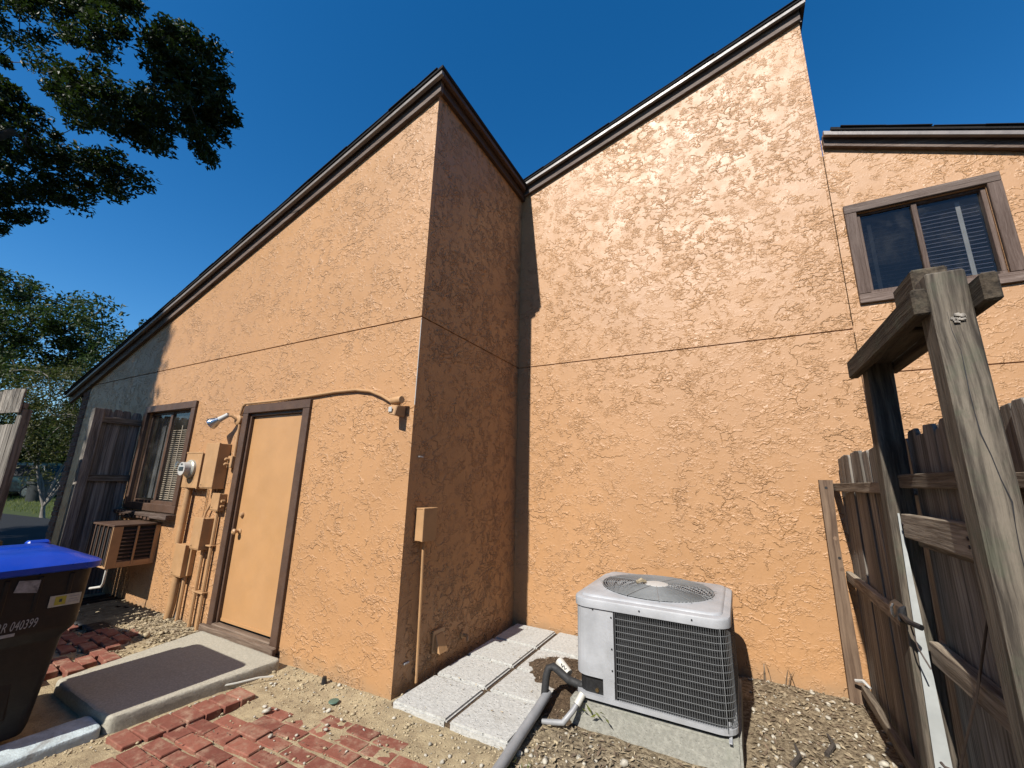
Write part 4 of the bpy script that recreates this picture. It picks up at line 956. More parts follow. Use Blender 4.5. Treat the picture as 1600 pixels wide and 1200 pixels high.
# ------------------------------------------------------------------ wood pieces
def picket(w, h, th, ear, seed, axis='x'):
    """board standing on the origin, broad side facing the x axis ('x') or the y axis ('y')"""
    rg = np.random.default_rng(seed); e = ear; j = lambda s=.004: rg.normal(0, s)
    P = [(-w/2+j(.001),0),(w/2+j(.001),0),(w/2+j(.0015),h-e+j()),(w/2-e*.8,h-j(.003)*.5),(-w/2+e*.8,h+j(.003)),(-w/2+j(.0015),h-e+j())]
    m = MB(); m.prism([(-th/2, a, b) if axis == 'x' else (a, -th/2, b) for a, b in P], (th, 0, 0) if axis == 'x' else (0, th, 0))
    return m
def board_row(parent, n, at, w, hs, mat, axis='x', th=.016, ear=.018, name='board', seed=0, lean=.006):
    meshes = []
    for k in range(3):
        o = picket(w, 1.0, th, ear, seed+k, axis).build(name, mat, None, local=True, bevel=.0025); meshes.append(o.data); bpy.data.objects.remove(o)
    for k in range(n):
        x, y, z = at(k); h = hs(k)
        inst(name, meshes[k % 3], parent, (x, y, z), (RNG.normal(0, lean) if axis == 'x' else 0, RNG.normal(0, lean) if axis == 'y' else RNG.normal(0, .004), RNG.normal(0, .012)), (1, 1, h))
def timber(name, mat, parent, x0, x1, y0, y1, z0, z1, bev=.005, lean=None, wob=.0):
    m = MB().box(x0, x1, y0, y1, z0, z1)
    if lean: m.v = [(p[0]+lean[0]*(p[2]-z1)/(z0-z1), p[1]+lean[1]*(p[2]-z1)/(z0-z1), p[2]) for p in m.v]
    return m.build(name, mat, parent, bevel=bev)
# short fence between the house wall and the gate
sf = thing('short_fence', 'short weathered fence between the stucco wall and the gate frame', 'fence', (2.87, .9, 0))
def wall_post(m=None):
    m = MB(); w0, w1 = 2.782, 2.872; zs = [0.0, .25, .55, .85, 1.1, 1.35, 1.56]; ed = [.0, .004, -.004, -.010, -.016, -.010, .0]
    for a, b, ea, eb in zip(zs[:-1], zs[1:], ed[:-1], ed[1:]):
        m.hexa([(w0,1.690,a),(w1+ea,1.690,a),(w1+ea,1.728,a),(w0,1.728,a),(w0,1.690,b),(w1+eb,1.690,b),(w1+eb,1.728,b),(w0,1.728,b)])
    return m
o = wall_post().build('wall_post', 'newpost', sf); bm = bmesh.new(); bm.from_mesh(o.data); bmesh.ops.remove_doubles(bm, verts=bm.verts, dist=1e-4); bm.to_mesh(o.data); bm.free()
for z in (1.50, .98): MB().lathe([(.010,0),(.010,.0015)], (2.822+(.0 if z > 1 else .02), 1.689, z), (0,-1,0), 12).build('bolt_hole', 'black', o)
for z in (1.12, .90): MB().lathe([(.016,0),(.014,.001)], (2.835+(.012 if z < 1 else 0), 1.6905, z), (0,-1,0), 12).build('knot', 'newpost', o)
board_row(sf, 12, lambda k: (2.925+RNG.normal(0, .003), 1.655-.140*k, .03), .137, lambda k: 1.70+RNG.normal(0, .012), 'wood_z', seed=5)
MB().box(2.874, 2.913, .06, 1.735, 1.475, 1.535).build('rail', 'wood_y', sf, bevel=.004)
MB().box(2.874, 2.913, .06, 1.735, .815, .885).build('rail', 'wood_y', sf, bevel=.004)
MB().box(2.845, 2.883, .06, 1.62, .10, .16).build('rail', 'wood_y', sf, bevel=.004)
tag(MB().tube([(2.82,1.63,.175),(2.86,1.60,.19),(2.885,1.55,.17)], [.010,.012,.008], 6).build('broken_stick', 'label', smooth=True), 'pale broken stick caught at the foot of the wall post', 'stick')
# the gate frame (two posts and a pair of cross beams)
ga = thing('gate_arbor', 'tall weathered gate arbor of two posts with doubled top beams', 'arbor', (2.83, -.4, 0))
def cracked_post(x0, x1, y0, y1, z1, lean):
    o = timber('post', 'post', ga, x0, x1, y0, y1, -.1, z1, .006, lean)
    return o
p1 = cracked_post(2.785, 2.878, -.80, -.705, 2.165, (0, 0))
# split along the near post and the torn knot
m = MB(); rg = np.random.default_rng(3); pts = []
for k in range(16):
    z = 2.03-.062*k; x = 2.813+.0035*k+rg.normal(0, .0015)+.006*math.sin(k*.9); pts.append((x, z, .0003+.0011*math.sin(math.pi*k/15)*(1+.5*math.sin(k*2.3))))
for (xa, za, wa), (xb, zb_, wb) in zip(pts[:-1], pts[1:]):
    m.add([(xa-wa,-.8008,za),(xa+wa,-.8008,za),(xb+wb,-.8008,zb_),(xb-wb,-.8008,zb_)], [(0,1,2,3)])
m.build('split', 'black', p1)
m = MB()
for k in range(9):
    a = rg.uniform(0, 6.28); r = rg.uniform(.004, .015); cx_, cz_ = 2.838+r*math.cos(a), 2.005+r*1.0*math.sin(a)
    m.hexa([(cx_-.007,-.803-rg.uniform(0,.006),cz_-.004),(cx_+.007,-.803-rg.uniform(0,.006),cz_-.006),(cx_+.007,-.7995,cz_-.006),(cx_-.007,-.7995,cz_-.004),(cx_-.006,-.801-rg.uniform(0,.004),cz_+.004),(cx_+.006,-.802,cz_+.006),(cx_+.006,-.7995,cz_+.006),(cx_-.006,-.7995,cz_+.004)])
m.build('torn_knot', 'wood_z', p1)
p2 = cracked_post(2.785, 2.878, -.055, .04, 2.08, (-.035, .03))
MB().hexa([(2.765,-.0375,0),(2.838,-.0375,0),(2.838,-.036,0),(2.765,-.036,0),(2.797,-.0605,1.40),(2.803,-.0605,1.40),(2.803,-.058,1.40),(2.797,-.058,1.40)]).build('sunlit_metal_strip', 'white_strip', p2)  # white strip, its shape tapered to the sunlit wedge the gate's shadow leaves
MB().box(2.744, 2.784, -.80, .095, 2.03, 2.118).build('beam', 'beam', ga, bevel=.006)
MB().box(2.879, 2.918, -.86, .05, 2.03, 2.118).build('beam', 'beam', ga, bevel=.006)
MB().box(2.7855, 2.8775, -.704, -.52, 2.075, 2.225).build('top_block', 'beam', ga, bevel=.006)
MB().box(2.787, 2.876, -.519, -.056, 2.06, 2.10).build('spacer', 'beam', ga, bevel=.006)
# gate
gt = thing('wooden_gate', 'weathered board gate with three rails hanging in the gate frame', 'gate', (2.86, -.4, 0))
board_row(gt, 6, lambda k: (2.868+RNG.normal(0, .002), -.122-.1015*k, .10), .1005, lambda k: 1.635+RNG.normal(0, .014), 'wood_z', seed=15, ear=.014, lean=.002)
MB().box(2.815, 2.855, -.685, -.075, 1.505, 1.560).build('rail', 'wood_y', gt, bevel=.004)
MB().hexa([(2.800,-.685,1.300),(2.838,-.685,1.300),(2.838,-.085,1.305),(2.800,-.085,1.305),(2.800,-.685,1.405),(2.838,-.685,1.405),(2.838,-.085,1.400),(2.800,-.085,1.400)]).build('rail', 'wood_y', gt, bevel=.004)
MB().box(2.8385, 2.855, -.685, -.085, 1.275, 1.330).build('rail', 'wood_y', gt, bevel=.003)
MB().box(2.812, 2.855, -.685, -.09, .845, .925).build('rail', 'wood_y', gt, bevel=.004)
MB().box(2.812, 2.855, -.685, -.09, .25, .335).build('rail', 'wood_y', gt, bevel=.004)
for y, z in ((-.66,1.36),(-.66,1.335),(-.67,1.53),(-.10,1.36)): MB().lathe([(.006,0),(.005,.003)], (2.7995, y, z), (-1,0,0), 8).build('nail', 'rust', gt)
tubeobj('brace_wire', [(2.81,-.665,1.17),(2.800,-.50,.90),(2.80,-.30,.66),(2.80,-.13,.45)], .0035, 'rust', 'thin rusty brace wire slanting across the gate', 'wire')
t = thing('gate_latch', 'black gate latch on the far gate post', 'latch', (2.77, -.02, 1.0))
MB().hexa([(2.735,-.075,.975),(2.768,-.075,.965),(2.768,.055,.965),(2.735,.055,.975),(2.742,-.07,1.025),(2.768,-.075,1.04),(2.768,.055,1.04),(2.742,.05,1.025)]).build('latch_body', 'black', t, bevel=.006)
MB().tube([(2.75,-.07,1.0),(2.755,-.13,.99),(2.78,-.17,.985)], .011, 8).build('latch_bar', 'black', t, smooth=True)
MB().tube([(2.738,-.02,1.03),(2.730,-.03,1.02),(2.730,-.03,.99),(2.738,-.02,.98)], .005, 6).build('thumb_lever', 'chrome', t, smooth=True)
MB().tube([(2.765,-.10,.97),(2.77,-.12,.90),(2.79,-.15,.84)], .003, 5).build('pull_wire', 'rust', t)
t = thing('gate_hook', 'small dark hook and eye low on the gate edge', 'hook', (2.8, -.09, .5))
MB().tube([(2.80,-.095,.50),(2.785,-.085,.47),(2.785,-.08,.42),(2.79,-.085,.39),(2.80,-.10,.385)], .006, 6).build('hook', 'black', t, smooth=True)
MB().tube([(2.81,-.10,.50),(2.79,-.10,.505),(2.785,-.085,.51)], .005, 6).build('eye', 'rust', t, smooth=True)
# another fence farther back, seen past the near gate post
rf = thing('back_fence', 'dark weathered fence standing behind the gate, seen past the near post', 'fence', (3.5, -1.2, 0))
board_row(rf, 38, lambda k: (3.52, 1.60-.142*k, .0), .139, lambda k: 1.965+RNG.normal(0, .008), 'wood_z', seed=25, ear=.034)
MB().box(3.475, 3.511, -3.8, 1.70, 1.52, 1.60).build('rail', 'wood_y', rf, bevel=.004)
MB().box(3.475, 3.511, -3.8, 1.70, .50, .58).build('rail', 'wood_y', rf, bevel=.004)
# left side: a fence return against the wall and an open gate
lf = thing('side_fence', 'dark narrow fence panel standing out from the wall left of the window', 'fence', (-4.7, -.25, 0))
board_row(lf, 4, lambda k: (-4.72, -.06-.105*k, .02), .102, lambda k: 2.225+RNG.normal(0, .01), 'wood_z', seed=35, ear=.022)
timber('post', 'wood_z', lf, -4.745, -4.650, -.505, -.410, -.1, 2.24)
MB().box(-4.711, -4.672, -.409, -.01, 2.07, 2.15).build('rail', 'wood_y', lf, bevel=.004)
MB().box(-4.711, -4.672, -.409, -.01, 1.36, 1.44).build('rail', 'wood_y', lf, bevel=.004)
MB().box(-4.711, -4.672, -.409, -.01, .42, .50).build('rail', 'wood_y', lf, bevel=.004)
for x in (-5.03, -5.10):
    tag(MB().box(x, x+.045, -.05, -.003, 0, 1.95 if x > -5.05 else 1.9).build('wall_batten', 'wood_x', bevel=.004), 'pale batten nearest the side fence, upright on the shaded wall' if x > -5.05 else 'pale batten farther from the side fence, upright on the shaded wall', 'batten', 'battens upright on the shaded wall')
t = thing('hinge_pin', 'old dark gate hinge on the pale wall battens', 'hinge', (-5.06, -.06, .85))
MB().box(-5.10, -4.99, -.062, -.051, .86, .90).build('hinge_plate', 'rust', t, bevel=.002)
MB().tube([(-5.04,-.07,.80),(-5.04,-.07,.93)], .010, 8).build('pin', 'rust', t, smooth=True)
lg = thing('open_gate', 'weathered grey gate standing open at the left edge of the yard', 'gate', (-4.22, -1.16, 0), R_(9))
def lbox(name, mat, *b, bev=.004): return MB().box(*b).build(name, mat, lg, bevel=bev, local=True)
lbox('post', 'wood_z', -.085, .0, -.005, .07, -.1, 2.09, bev=.006)
lbox('rail', 'wood_x', -1.6, .0, -.012, .03, 2.095, 2.155)
lbox('rail', 'wood_x', -1.6, -.086, .0, .035, .30, .39)
meshes = []
for k in range(3):
    o = picket(.078, 1.0, .016, .006, 55+k, 'y').build('board', 'wood_z', None, local=True, bevel=.002); meshes.append(o.data); bpy.data.objects.remove(o)
for k in range(18):
    o = inst('picket', meshes[k % 3], None, (-.035-.085*k, -.025, 2.05), (0, RNG.normal(0, .01), 0), (1, 1, .25+RNG.normal(0, .006))); o.parent = lg
for k in range(17):
    o = inst('board', meshes[k % 3], None, (-.13-.082*k, .055, .08), (0, RNG.normal(0, .004), 0), (1, 1, 1.86+RNG.normal(0, .004))); o.parent = lg

# ------------------------------------------------------------------ trees and the street behind
def limb(m, a, b, r0, r1, sag=.12, n=6, seg=5, rg=RNG):
    a, b = Vector(a), Vector(b); d = (b-a); L = d.length; pts = []; rs = []
    o = Vector(rg.normal(0, .06, 3))*L
    for k in range(seg+1):
        t = k/seg; p = a+d*t+o*math.sin(math.pi*t)+Vector((0, 0, sag*L*math.sin(math.pi*t))); pts.append(p); rs.append(r0+(r1-r0)*t)
    m.tube(pts, rs, n, cap=False); return pts
def tree(name, label, cat, base, forks, clusters, nleaf, rad, L, leafmat, barkmat, r0=.22, group=None, seed=1, twig=.012, squash=.75, ratio=.42, tilt=None, twigs=True):
    rg = np.random.default_rng(seed); t = thing(name, label, cat, base, 0, group); C_ = np.asarray(clusters, float)
    m = MB(); fk = []
    for f in forks: fk += limb(m, base if f is forks[0] else forks[0], f, r0 if f is forks[0] else r0*.62, r0*.6 if f is forks[0] else r0*.2, .03, 9, 6, rg)[1:]
    fk = [Vector(f) for f in forks]+fk[3:]; A = np.array([[p.x, p.y, p.z] for p in fk])
    if twigs:
        nodes = [(p, r0*.2) for p in fk]; order = np.argsort([np.min(np.linalg.norm(A-c, axis=1)) for c in C_])
        pos = [np.array(p) for p, _ in nodes]; rad_ = [r for _, r in nodes]
        for i in order:
            c = C_[i]; d = np.linalg.norm(np.array(pos)-c, axis=1); j = int(np.argmin(d)); r = min(max(rad_[j]*.72, twig), twig+.035*d[j])
            pts = limb(m, pos[j], c, r, max(r*.55, twig*.6), .08, 5, 4, rg); pos.append(c); rad_.append(max(r*.6, twig)); pos.append(np.array(pts[2])); rad_.append(max(r*.7, twig))
    m.build('trunk', barkmat, t, smooth=True)
    P = []
    for c in C_:
        k = nleaf; u = rg.normal(0, 1, (k, 3)); u /= np.linalg.norm(u, axis=1)[:, None]; rr_ = rad*rg.uniform(.55, 1.25)*rg.random((k, 1))**.45
        P.append(c+u*rr_*np.array([1, 1, squash]))
    P = np.concatenate(P); leaves('crown', P, L, leafmat, t, 'stuff', ratio, seed+3, tilt)
    return t
OAK = "-13.68,-2.29,13.32;-14.21,-2.19,13.99;-13.72,-2.19,13.13;-14.02,-2.04,13.09;-13.16,-2.1,13;-13.31,-2.02,12.87;-13.19,-1.99,12.47;-12.83,-2.01,13.1;-12.09,-1.96,12.32;-13.47,-1.88,13.02;-12.72,-1.85,12.3;-12.83,-1.9,13.05;-13.17,-1.81,13.2;-13.11,-1.8,12.89;-12.43,-1.82,13.17;-12.51,-1.75,13.1;-12.33,-1.65,12.68;-12.83,-1.64,12.98;-12.22,-1.7,13.13;-12.38,-1.58,12.97;-11.96,-1.54,12.26;-12.27,-1.53,12.35;-12.24,-1.53,13.36;-11.48,-1.62,12.4;-12.42,-1.5,13.09;-12.46,-1.37,12.86;-11.34,-1.53,12.73;-12.03,-1.4,12.8;-12.25,-1.34,12.85;-12.69,-1.25,12.94;-11.28,-1.32,12.98;-10.86,-1.41,12.35;-11.26,-1.31,12.4;-10.64,-1.35,11.85;-11.62,-1.28,13.24;-11.13,-1.16,12.34;-11.25,-1.01,12.15;-11.22,-1.02,11.85;-10.54,-1.11,12.55;-10.91,-1.03,12.53;-11.21,-0.95,12.67;-11,-1.03,12.22;-10.85,-0.91,11.57;-10.27,-1.03,12.12;-10.1,-0.97,11.85;-10.83,-0.92,12.17;-10.45,-0.85,11.26;-10.35,-0.79,11.18;-10.71,-0.88,12.65;-10.98,-0.77,12.73;-10.96,-0.67,12.4;-9.66,-0.8,11.11;-10.89,-0.61,11.82;-10.08,-0.79,12.77;-10.28,-0.78,12.41;-10.11,-0.73,12.19;-9.68,-0.76,11.41;-10.07,-0.55,11.44;-9.87,-0.57,11.01;-10.4,-0.43,11.27;-9.92,-0.73,12.32;-10,-0.57,12.43;-9.28,-0.64,11.36;-10.07,-0.51,11.71;-9.94,-0.35,11.05;-10.34,-0.6,13.22;-9.07,-0.69,11.89;-9.34,-0.61,11.79;-9.44,-0.53,11.67;-9.3,-0.41,11.23;-9.37,-0.4,11.06;-9.79,-0.44,12.99;-9.21,-0.44,11.88;-10.16,-0.3,12.61;-9.09,-0.38,11.11;-9.36,-0.42,12.58;-9.27,-0.39,12.41;-9.09,-0.36,12.01;-9.2,-0.31,11.96;-10.81,-0.88,10.26;-9.95,-0.94,9.52;-10.65,-0.85,9.81;-10.41,-0.78,10.36;-11.27,-0.74,10.69;-10.86,-0.68,10.4;-10.73,-0.6,9.96;-11.22,-0.56,10.14;-10.9,-0.52,9.77;-10.11,-0.76,10.09;-10.15,-0.65,10.08;-11.52,-0.48,10.53;-10.46,-0.52,9.74;-10.44,-0.54,9.53;-10.1,-0.45,8.97;-10.27,-0.57,10.03;-9.39,-0.65,9.26;-9.7,-0.49,9.33;-9.74,-0.52,9.04;-9.4,-0.51,8.78;-8.86,-0.64,9.64;-10.48,-0.4,10.43;-9.32,-0.55,9.39;-8.8,-0.51,8.6;-9.65,-0.32,9.03;-9.43,-0.38,10.06;-9.31,-0.43,9.66;-9.04,-0.41,9.32;-9.81,-0.17,9.7;-8.08,-0.45,8.25;-8.88,-0.34,8.64;-9.79,-0.18,9.95;-9.7,-0.08,9.32;-9.33,-0.01,8.85;-8.76,-0.22,9.33;-9.26,-0.01,9.7;-9,-0.06,9.19;-8.62,-0.12,8.68;-9.45,0.11,9.73;-9.38,0.2,9.71;-8.37,0.02,8.59;-8.49,0.05,8.52;-9.02,0.12,9.8;-8.18,0.01,9.02;-8.84,0.21,9.35;-8.34,0.1,8.67;-8.99,0.26,8.87;-8.6,0.21,8.51;-8.55,0.1,9.62;-8.54,0.14,9.39;-9.26,0.37,9.67;-8.44,0.26,9.02;-8.93,0.38,8.94;-8.35,0.28,8.39;-8.12,0.31,8.22;-7.35,-0.01,8.7;-8.42,0.34,9.34;-7.98,0.28,8.73;-7.98,0.31,8.47;-8.24,0.36,8.45;-7.61,0.33,7.98;-7.36,0.16,8.63;-7.7,0.36,8.59;-8.55,0.68,9.21;-7.53,-0.31,10.19;-7.81,-0.2,10.18;-8.45,-0,11.07;-6.92,-0.34,9.48;-7.46,-0.2,9.73;-6.82,-0.31,8.97;-7.03,-0.12,8.95;-6.77,-0.27,9.85;-7.55,-0.11,10.29;-7.41,-0.09,9.97;-7.25,-0.03,9.65;-7.68,0.06,9.99;-7.1,0.05,9.1;-7.35,0.15,9.1;-7.5,-0.04,10.62;-7.82,0.16,10.74;-6.81,-0.02,9.47;-7.01,0.06,9.41;-7.11,0.05,9.4;-7.05,0.03,9.15;-5.67,-0.26,7.89;-8.1,0.47,9.6;-7.54,0.14,10.82;-7.04,0.1,10.35;-7.6,0.19,10.57;-8.4,0.45,10.89;-7.07,0.2,9.46;-7.05,0.28,9.19;-6.87,0.23,8.9;-6.8,0.24,8.66;-6.57,0.25,8.36;-6.87,0.36,8.32;-6.89,0.21,10.22;-6.71,0.1,9.89;-7.29,0.34,10.19;-6.56,0.11,9.31;-6.28,0.13,9.03;-7.57,0.58,9.81;-7,0.36,9.14;-7.49,0.54,9.22;-6.67,0.39,8.25;-6.41,0.35,7.77;-7.09,0.42,10.35;-7.06,0.46,10.18;-6.52,0.36,9.24;-7.58,0.74,10;-6.99,0.49,9.12;-7.46,0.73,9.05;-6.95,0.58,8.51;-6.02,0.3,7.62;-6.23,0.44,7.49;-7.2,0.93,8.05;-6.63,0.37,9.88;-6.91,0.56,9.64;-6.85,0.62,9.44;-7.09,0.78,9.39;-6.65,0.56,8.71;-6.35,0.5,8.4;-6.78,0.73,8.56;-6.65,0.67,8.17;-6.36,0.61,7.58;-6.82,0.84,7.81;-6.32,0.38,9.8;-6.64,0.57,9.6;-5.73,0.39,8.69;-6.33,0.52,8.92;-5.89,0.46,8.39;-6.15,0.56,8.46;-7.03,0.9,8.95;-6.46,0.72,8.27;-6.54,0.76,8.27;-5.96,0.63,8.37;-6.06,0.79,8.35;-12.69,-1.89,10.41;-13.93,-1.66,10.21;-13.41,-1.51,9.3;-14.24,-1.28,8.73;-13.53,-1.27,8.2;-13.83,-1.25,8.07;-13.36,-1.75,10.81;-13.06,-1.73,10.59;-13.34,-1.69,10.49;-13.37,-1.6,9.83;-12.45,-1.58,9.25;-12.95,-1.5,9.18;-13.32,-1.45,9.08;-13.72,-1.32,9.16;-13.57,-1.26,8.9;-13.14,-1.26,8.55;-12.24,-1.29,7.85;-13.11,-1.22,8.05;-13.18,-1.13,7.82;-13.52,-0.95,7.09;-12.95,-1.7,10.66;-12.86,-1.57,10.56;-13.07,-1.54,10.05;-13.25,-1.45,9.93;-11.87,-1.48,9.04;-13.89,-1.24,9.84;-13.17,-1.25,9.18;-13.31,-1.23,9.11;-12.81,-1.19,8.65;-12.82,-1.07,7.92;-13.1,-1.04,7.72;-13.36,-1.03,7.65;-12.4,-0.92,6.89;-12.12,-1.5,10.22;-12.48,-1.39,10.05;-13.09,-1.4,10.03;-12.88,-1.25,9.61;-12.47,-1.25,9.33;-12.46,-1.24,8.99;-12.87,-1.13,9.03;-12.71,-1.14,8.61;-13.28,-1.09,8.69;-13.67,-0.91,8.38;-13.92,-0.79,8.37;-12.78,-0.85,7.51;-12.88,-0.89,7.41;-13.27,-0.7,7.18;-12.57,-1.4,10.27;-12.12,-1.35,9.72;-12.19,-1.28,9.57;-12.51,-1.25,9.46;-12.36,-1.08,8.95;-13.25,-1.07,9.29;-12.8,-0.91,8.56;-12.09,-0.99,7.93;-12.81,-0.85,8.06;-11.77,-0.98,7.37;-13.25,-0.67,7.96;-12.28,-0.71,6.86;-11.93,-1.33,10.1;-13.14,-1.2,10.58;-12.63,-1.16,9.88;-12.17,-1.16,9.59;-12.69,-1.1,9.61;-11.87,-1.07,8.84;-12.44,-0.88,8.89;-11.95,-0.99,8.5;-12.36,-0.84,8.39;-12.94,-0.64,8.12;-12.15,-0.75,7.53;-12.69,-0.6,7.47;-12.45,-0.6,7.22;-11.82,-1.19,10;-11.92,-1.11,9.9;-12.55,-1.03,9.97;-12.75,-0.91,9.9;-11.93,-0.88,9.13;-11.95,-0.84,8.57;-12.25,-0.58,7.98;-11.65,-0.68,7.59;-12.58,-0.41,7.44;-12.18,-0.5,7.2;-11.88,-0.89,9.8;-11.9,-0.85,9.55;-10.72,-0.96,8.7;-11.44,-0.81,8.8;-12.15,-0.73,8.95;-11.41,-0.74,8.34;-11.73,-0.62,7.95;-12.61,-0.4,8.13;-11.67,-0.49,7.55;-11.51,-0.53,7.09;-11.71,-0.78,9.68;-11.41,-0.73,8.89;-10.64,-0.76,8.18;-11.76,-0.57,8.32;-11.52,-0.55,7.82;-11.2,-0.48,7.57;-11.79,-0.35,7.32;-10.71,-0.62,8.38;-10.97,-0.59,8.25;-12.03,-0.4,8.52;-10.77,-0.46,7.49;-10.59,-0.61,8.77;-11.22,-0.45,8.86;-10.46,-0.48,8.29;-10.69,-0.44,8.21;-10.84,-0.4,7.85;-10.94,-0.32,7.77;-11.08,-0.26,7.54;-10.44,-0.31,8.32;-10.41,-0.38,8.03;-10.82,-0.21,7.92;-10.64,-0.21,7.46;-10.12,-0.23,7.18;-10.94,-0.15,8.81;-11.12,-0.11,8.62;-10.81,-0.13,8.07;-9.97,-0.17,7.46;-11.08,0.1,7.6;-9.31,-0.29,7.98;-11.07,0.01,8.72;-9.93,-0.02,7.65;-10.45,0.06,7.65;-10.8,0.15,9.01;-9.65,-0.04,8.07;-10.28,0.05,8.13;-9.25,0.02,7.93;-10.8,0.29,8.53;-10.12,0.25,7.8;-10.11,0.28,8.78;-9.43,0.06,8.15;-9.43,0.16,7.76;-10.2,0.36,8.01;-9.24,0.2,7.37;-9.29,0.32,8.05;-9.64,0.33,8.1;-9.44,0.35,7.69;-8.55,0.37,7.64;-9.29,0.62,7.91;-14.15,-2.09,12.57;-13.25,-1.96,11.5;-14.12,-1.85,12.59;-14.18,-1.73,12.44;-13.36,-1.72,11.27;-13.1,-1.67,12.39;-13.81,-1.72,12.42;-13.48,-1.7,11.94;-13.51,-1.47,11.73;-14.07,-1.49,12.77;-12.81,-1.32,11.92;-12.59,-1.43,11.07;-13.38,-1.16,12.52;-12.24,-1.03,11.23;-12.55,-1.11,12.22;-12.52,-1.01,12.26;-11.74,-0.96,11.25"
oc = [tuple(map(float, s.split(','))) for s in OAK.split(';')]
rg = np.random.default_rng(77)
# the part of the same oak that overhangs the yard behind the viewer and shades the far end of the wall
def inpoly(x, z, poly):
    c = False; n = len(poly)
    for i in range(n):
        x1, z1 = poly[i]; x2, z2 = poly[(i+1) % n]
        if (z1 > z) != (z2 > z) and x < (x2-x1)*(z-z1)/(z2-z1)+x1: c = not c
    return c
SH = [(-4.75,1.8),(-4.42,2.3),(-4.32,2.7),(-4.55,3.15),(-4.85,3.7),(-9.5,4.6),(-9.5,-.8),(-5.8,.6),(-5.0,1.2)]
sc_ = []
while len(sc_) < 165:
    x, z = rg.uniform(-9.5, -4.1), rg.uniform(-.8, 4.6)
    if not inpoly(x+.16*rg.normal(), z, SH) or not inpoly(x+.12, z, SH): continue
    if abs(x+5.45+.10*(z-3.0)) < .36 and 2.35 < z < 3.7: continue
    if z < 1.9 and rg.random() < .45: continue
    t_ = rg.uniform(6.5, 9.5); sc_.append((x-.092*t_, -t_, z+.905*t_))
tree('oak_tree', 'big dark oak reaching over the top left of the yard', 'tree', (-13.5, -4.5, -.1), [(-13.0,-4.2,4.2), (-12.2,-2.2,8.6), (-9.5,-7.2,8.8), (-10.2,-1.2,8.2), (-14.5,-2.4,9.0)], oc, 112, .29, .12, 'oakleaf', 'bark', .30, None, 5, .010)
o = bpy.data.objects['oak_tree']
ex = []  # extra unseen oak leaf clumps, added to block sky light from the shaded wall
while len(ex) < 260:
    u = rg.normal(0, 1, 3); u /= np.linalg.norm(u); c = np.array([-10.0, -7.0, 9.6])+u*np.array([4.6, 4.2, 3.8])*rg.random()**.45
    xw = c[0]-.092*c[1]; zw = c[2]+.905*c[1]
    if xw < -5.3 or (xw < .5 and zw > zA(xw)+1.5): ex.append(tuple(c))
k_ = 0
while k_ < 150:
    u = rg.normal(0, 1, 3); u /= np.linalg.norm(u); c = np.array([-6.0, -5.2, 11.3])+u*np.array([3.4, 3.4, 2.0])*rg.random()**.45
    xw = c[0]-.092*c[1]; zw = c[2]+.905*c[1]; d = Vector(c)-cam.matrix_world.translation; w_ = d.dot(f_)
    if w_ > .3 and abs(d.dot(r_)/w_) < 1.45 and d.dot(u_)/w_ < 1.25: continue          # keep the crown where the photograph shows open sky clear
    if xw < -5.3 or zw > zA(xw)+1.5: ex.append(tuple(c)); k_ += 1
o2 = leaves('crown', np.concatenate([np.array(c)+rg.normal(0, 1, (190, 3))*.36 for c in ex]), .17, 'oakleaf', o, 'stuff', .5, 18)
P = np.concatenate([np.array(c)+rg.normal(0, 1, (460, 3))*np.array([.17, .30, .17]) for c in sc_])
leaves('crown', P, .15, 'oakleaf', o, 'stuff', .5, 8)
BG = "-28.5,0.8,10.1;-27.4,1,8;-27.8,1.5,6;-27.1,1.1,8.3;-31.2,1.6,9;-28.5,1.6,7.7;-28.1,1.6,6.7;-27.8,1.7,5.7;-27.6,1.3,10;-29.8,1.7,9.9;-29.5,1.7,9;-27.1,1.6,8;-26,1.5,7.6;-30.2,2,7.6;-30.9,2.3,7.2;-25.8,1.2,9.8;-27.1,1.4,9.7;-28.5,1.8,9.7;-28.5,1.8,9;-27.1,1.7,8.4;-25.1,1.7,7.5;-27.6,2,7.3;-28.4,2.3,6.9;-27.5,2.2,6;-28.8,2.5,5.5;-25.6,1.8,7.9;-27.4,2.4,7.8;-27.5,2.3,7.2;-25.9,2.3,6.3;-26.6,2.4,6.2;-24.2,2.2,5.4;-26.6,2,9.8;-26.1,2.1,9.1;-26.4,2,8.9;-25.1,2.2,8.2;-26.4,2.4,7.6;-26.2,2.5,7;-25.3,2.6,5.4;-27.8,2.6,10.3;-27.8,2.6,9.8;-24.9,2.6,7.3;-26.3,2.7,7.2;-24.9,2.6,6.5;-28.1,3.4,6.2;-25.7,2.6,9.3;-26.4,3,8.8;-23.3,2.5,8;-26.1,3.2,7.9;-26.4,3.5,6.8;-24.4,3.2,5.6;-24.5,2.9,8;-23.7,2.9,7.5;-24.6,3.4,7.3;-24.7,3.4,6.1;-25.6,3.8,6;-27.3,3.9,9.4;-23.5,3.3,7.5;-25.5,3.7,7.3;-24.6,3.8,6.7;-25.2,3.9,6.4;-26.8,4.3,6.1;-25.5,3.7,9.2;-23.3,3.4,7.9;-23.9,3.7,7.1;-25.9,4.4,7.2;-26.5,4.6,6.6;-23.6,3.9,5.6;-24.2,3.8,9.2;-21.1,3.2,7.5;-24.1,4.1,7.8;-25.3,4.7,7.7;-24.6,4.5,6.9;-24.7,4.4,6.3;-21.3,3.6,8.2;-22,4,7.6;-24.5,4.7,7.8;-23,4.2,6.7"
bc = [tuple(map(float, s.split(','))) for s in BG.split(';')]
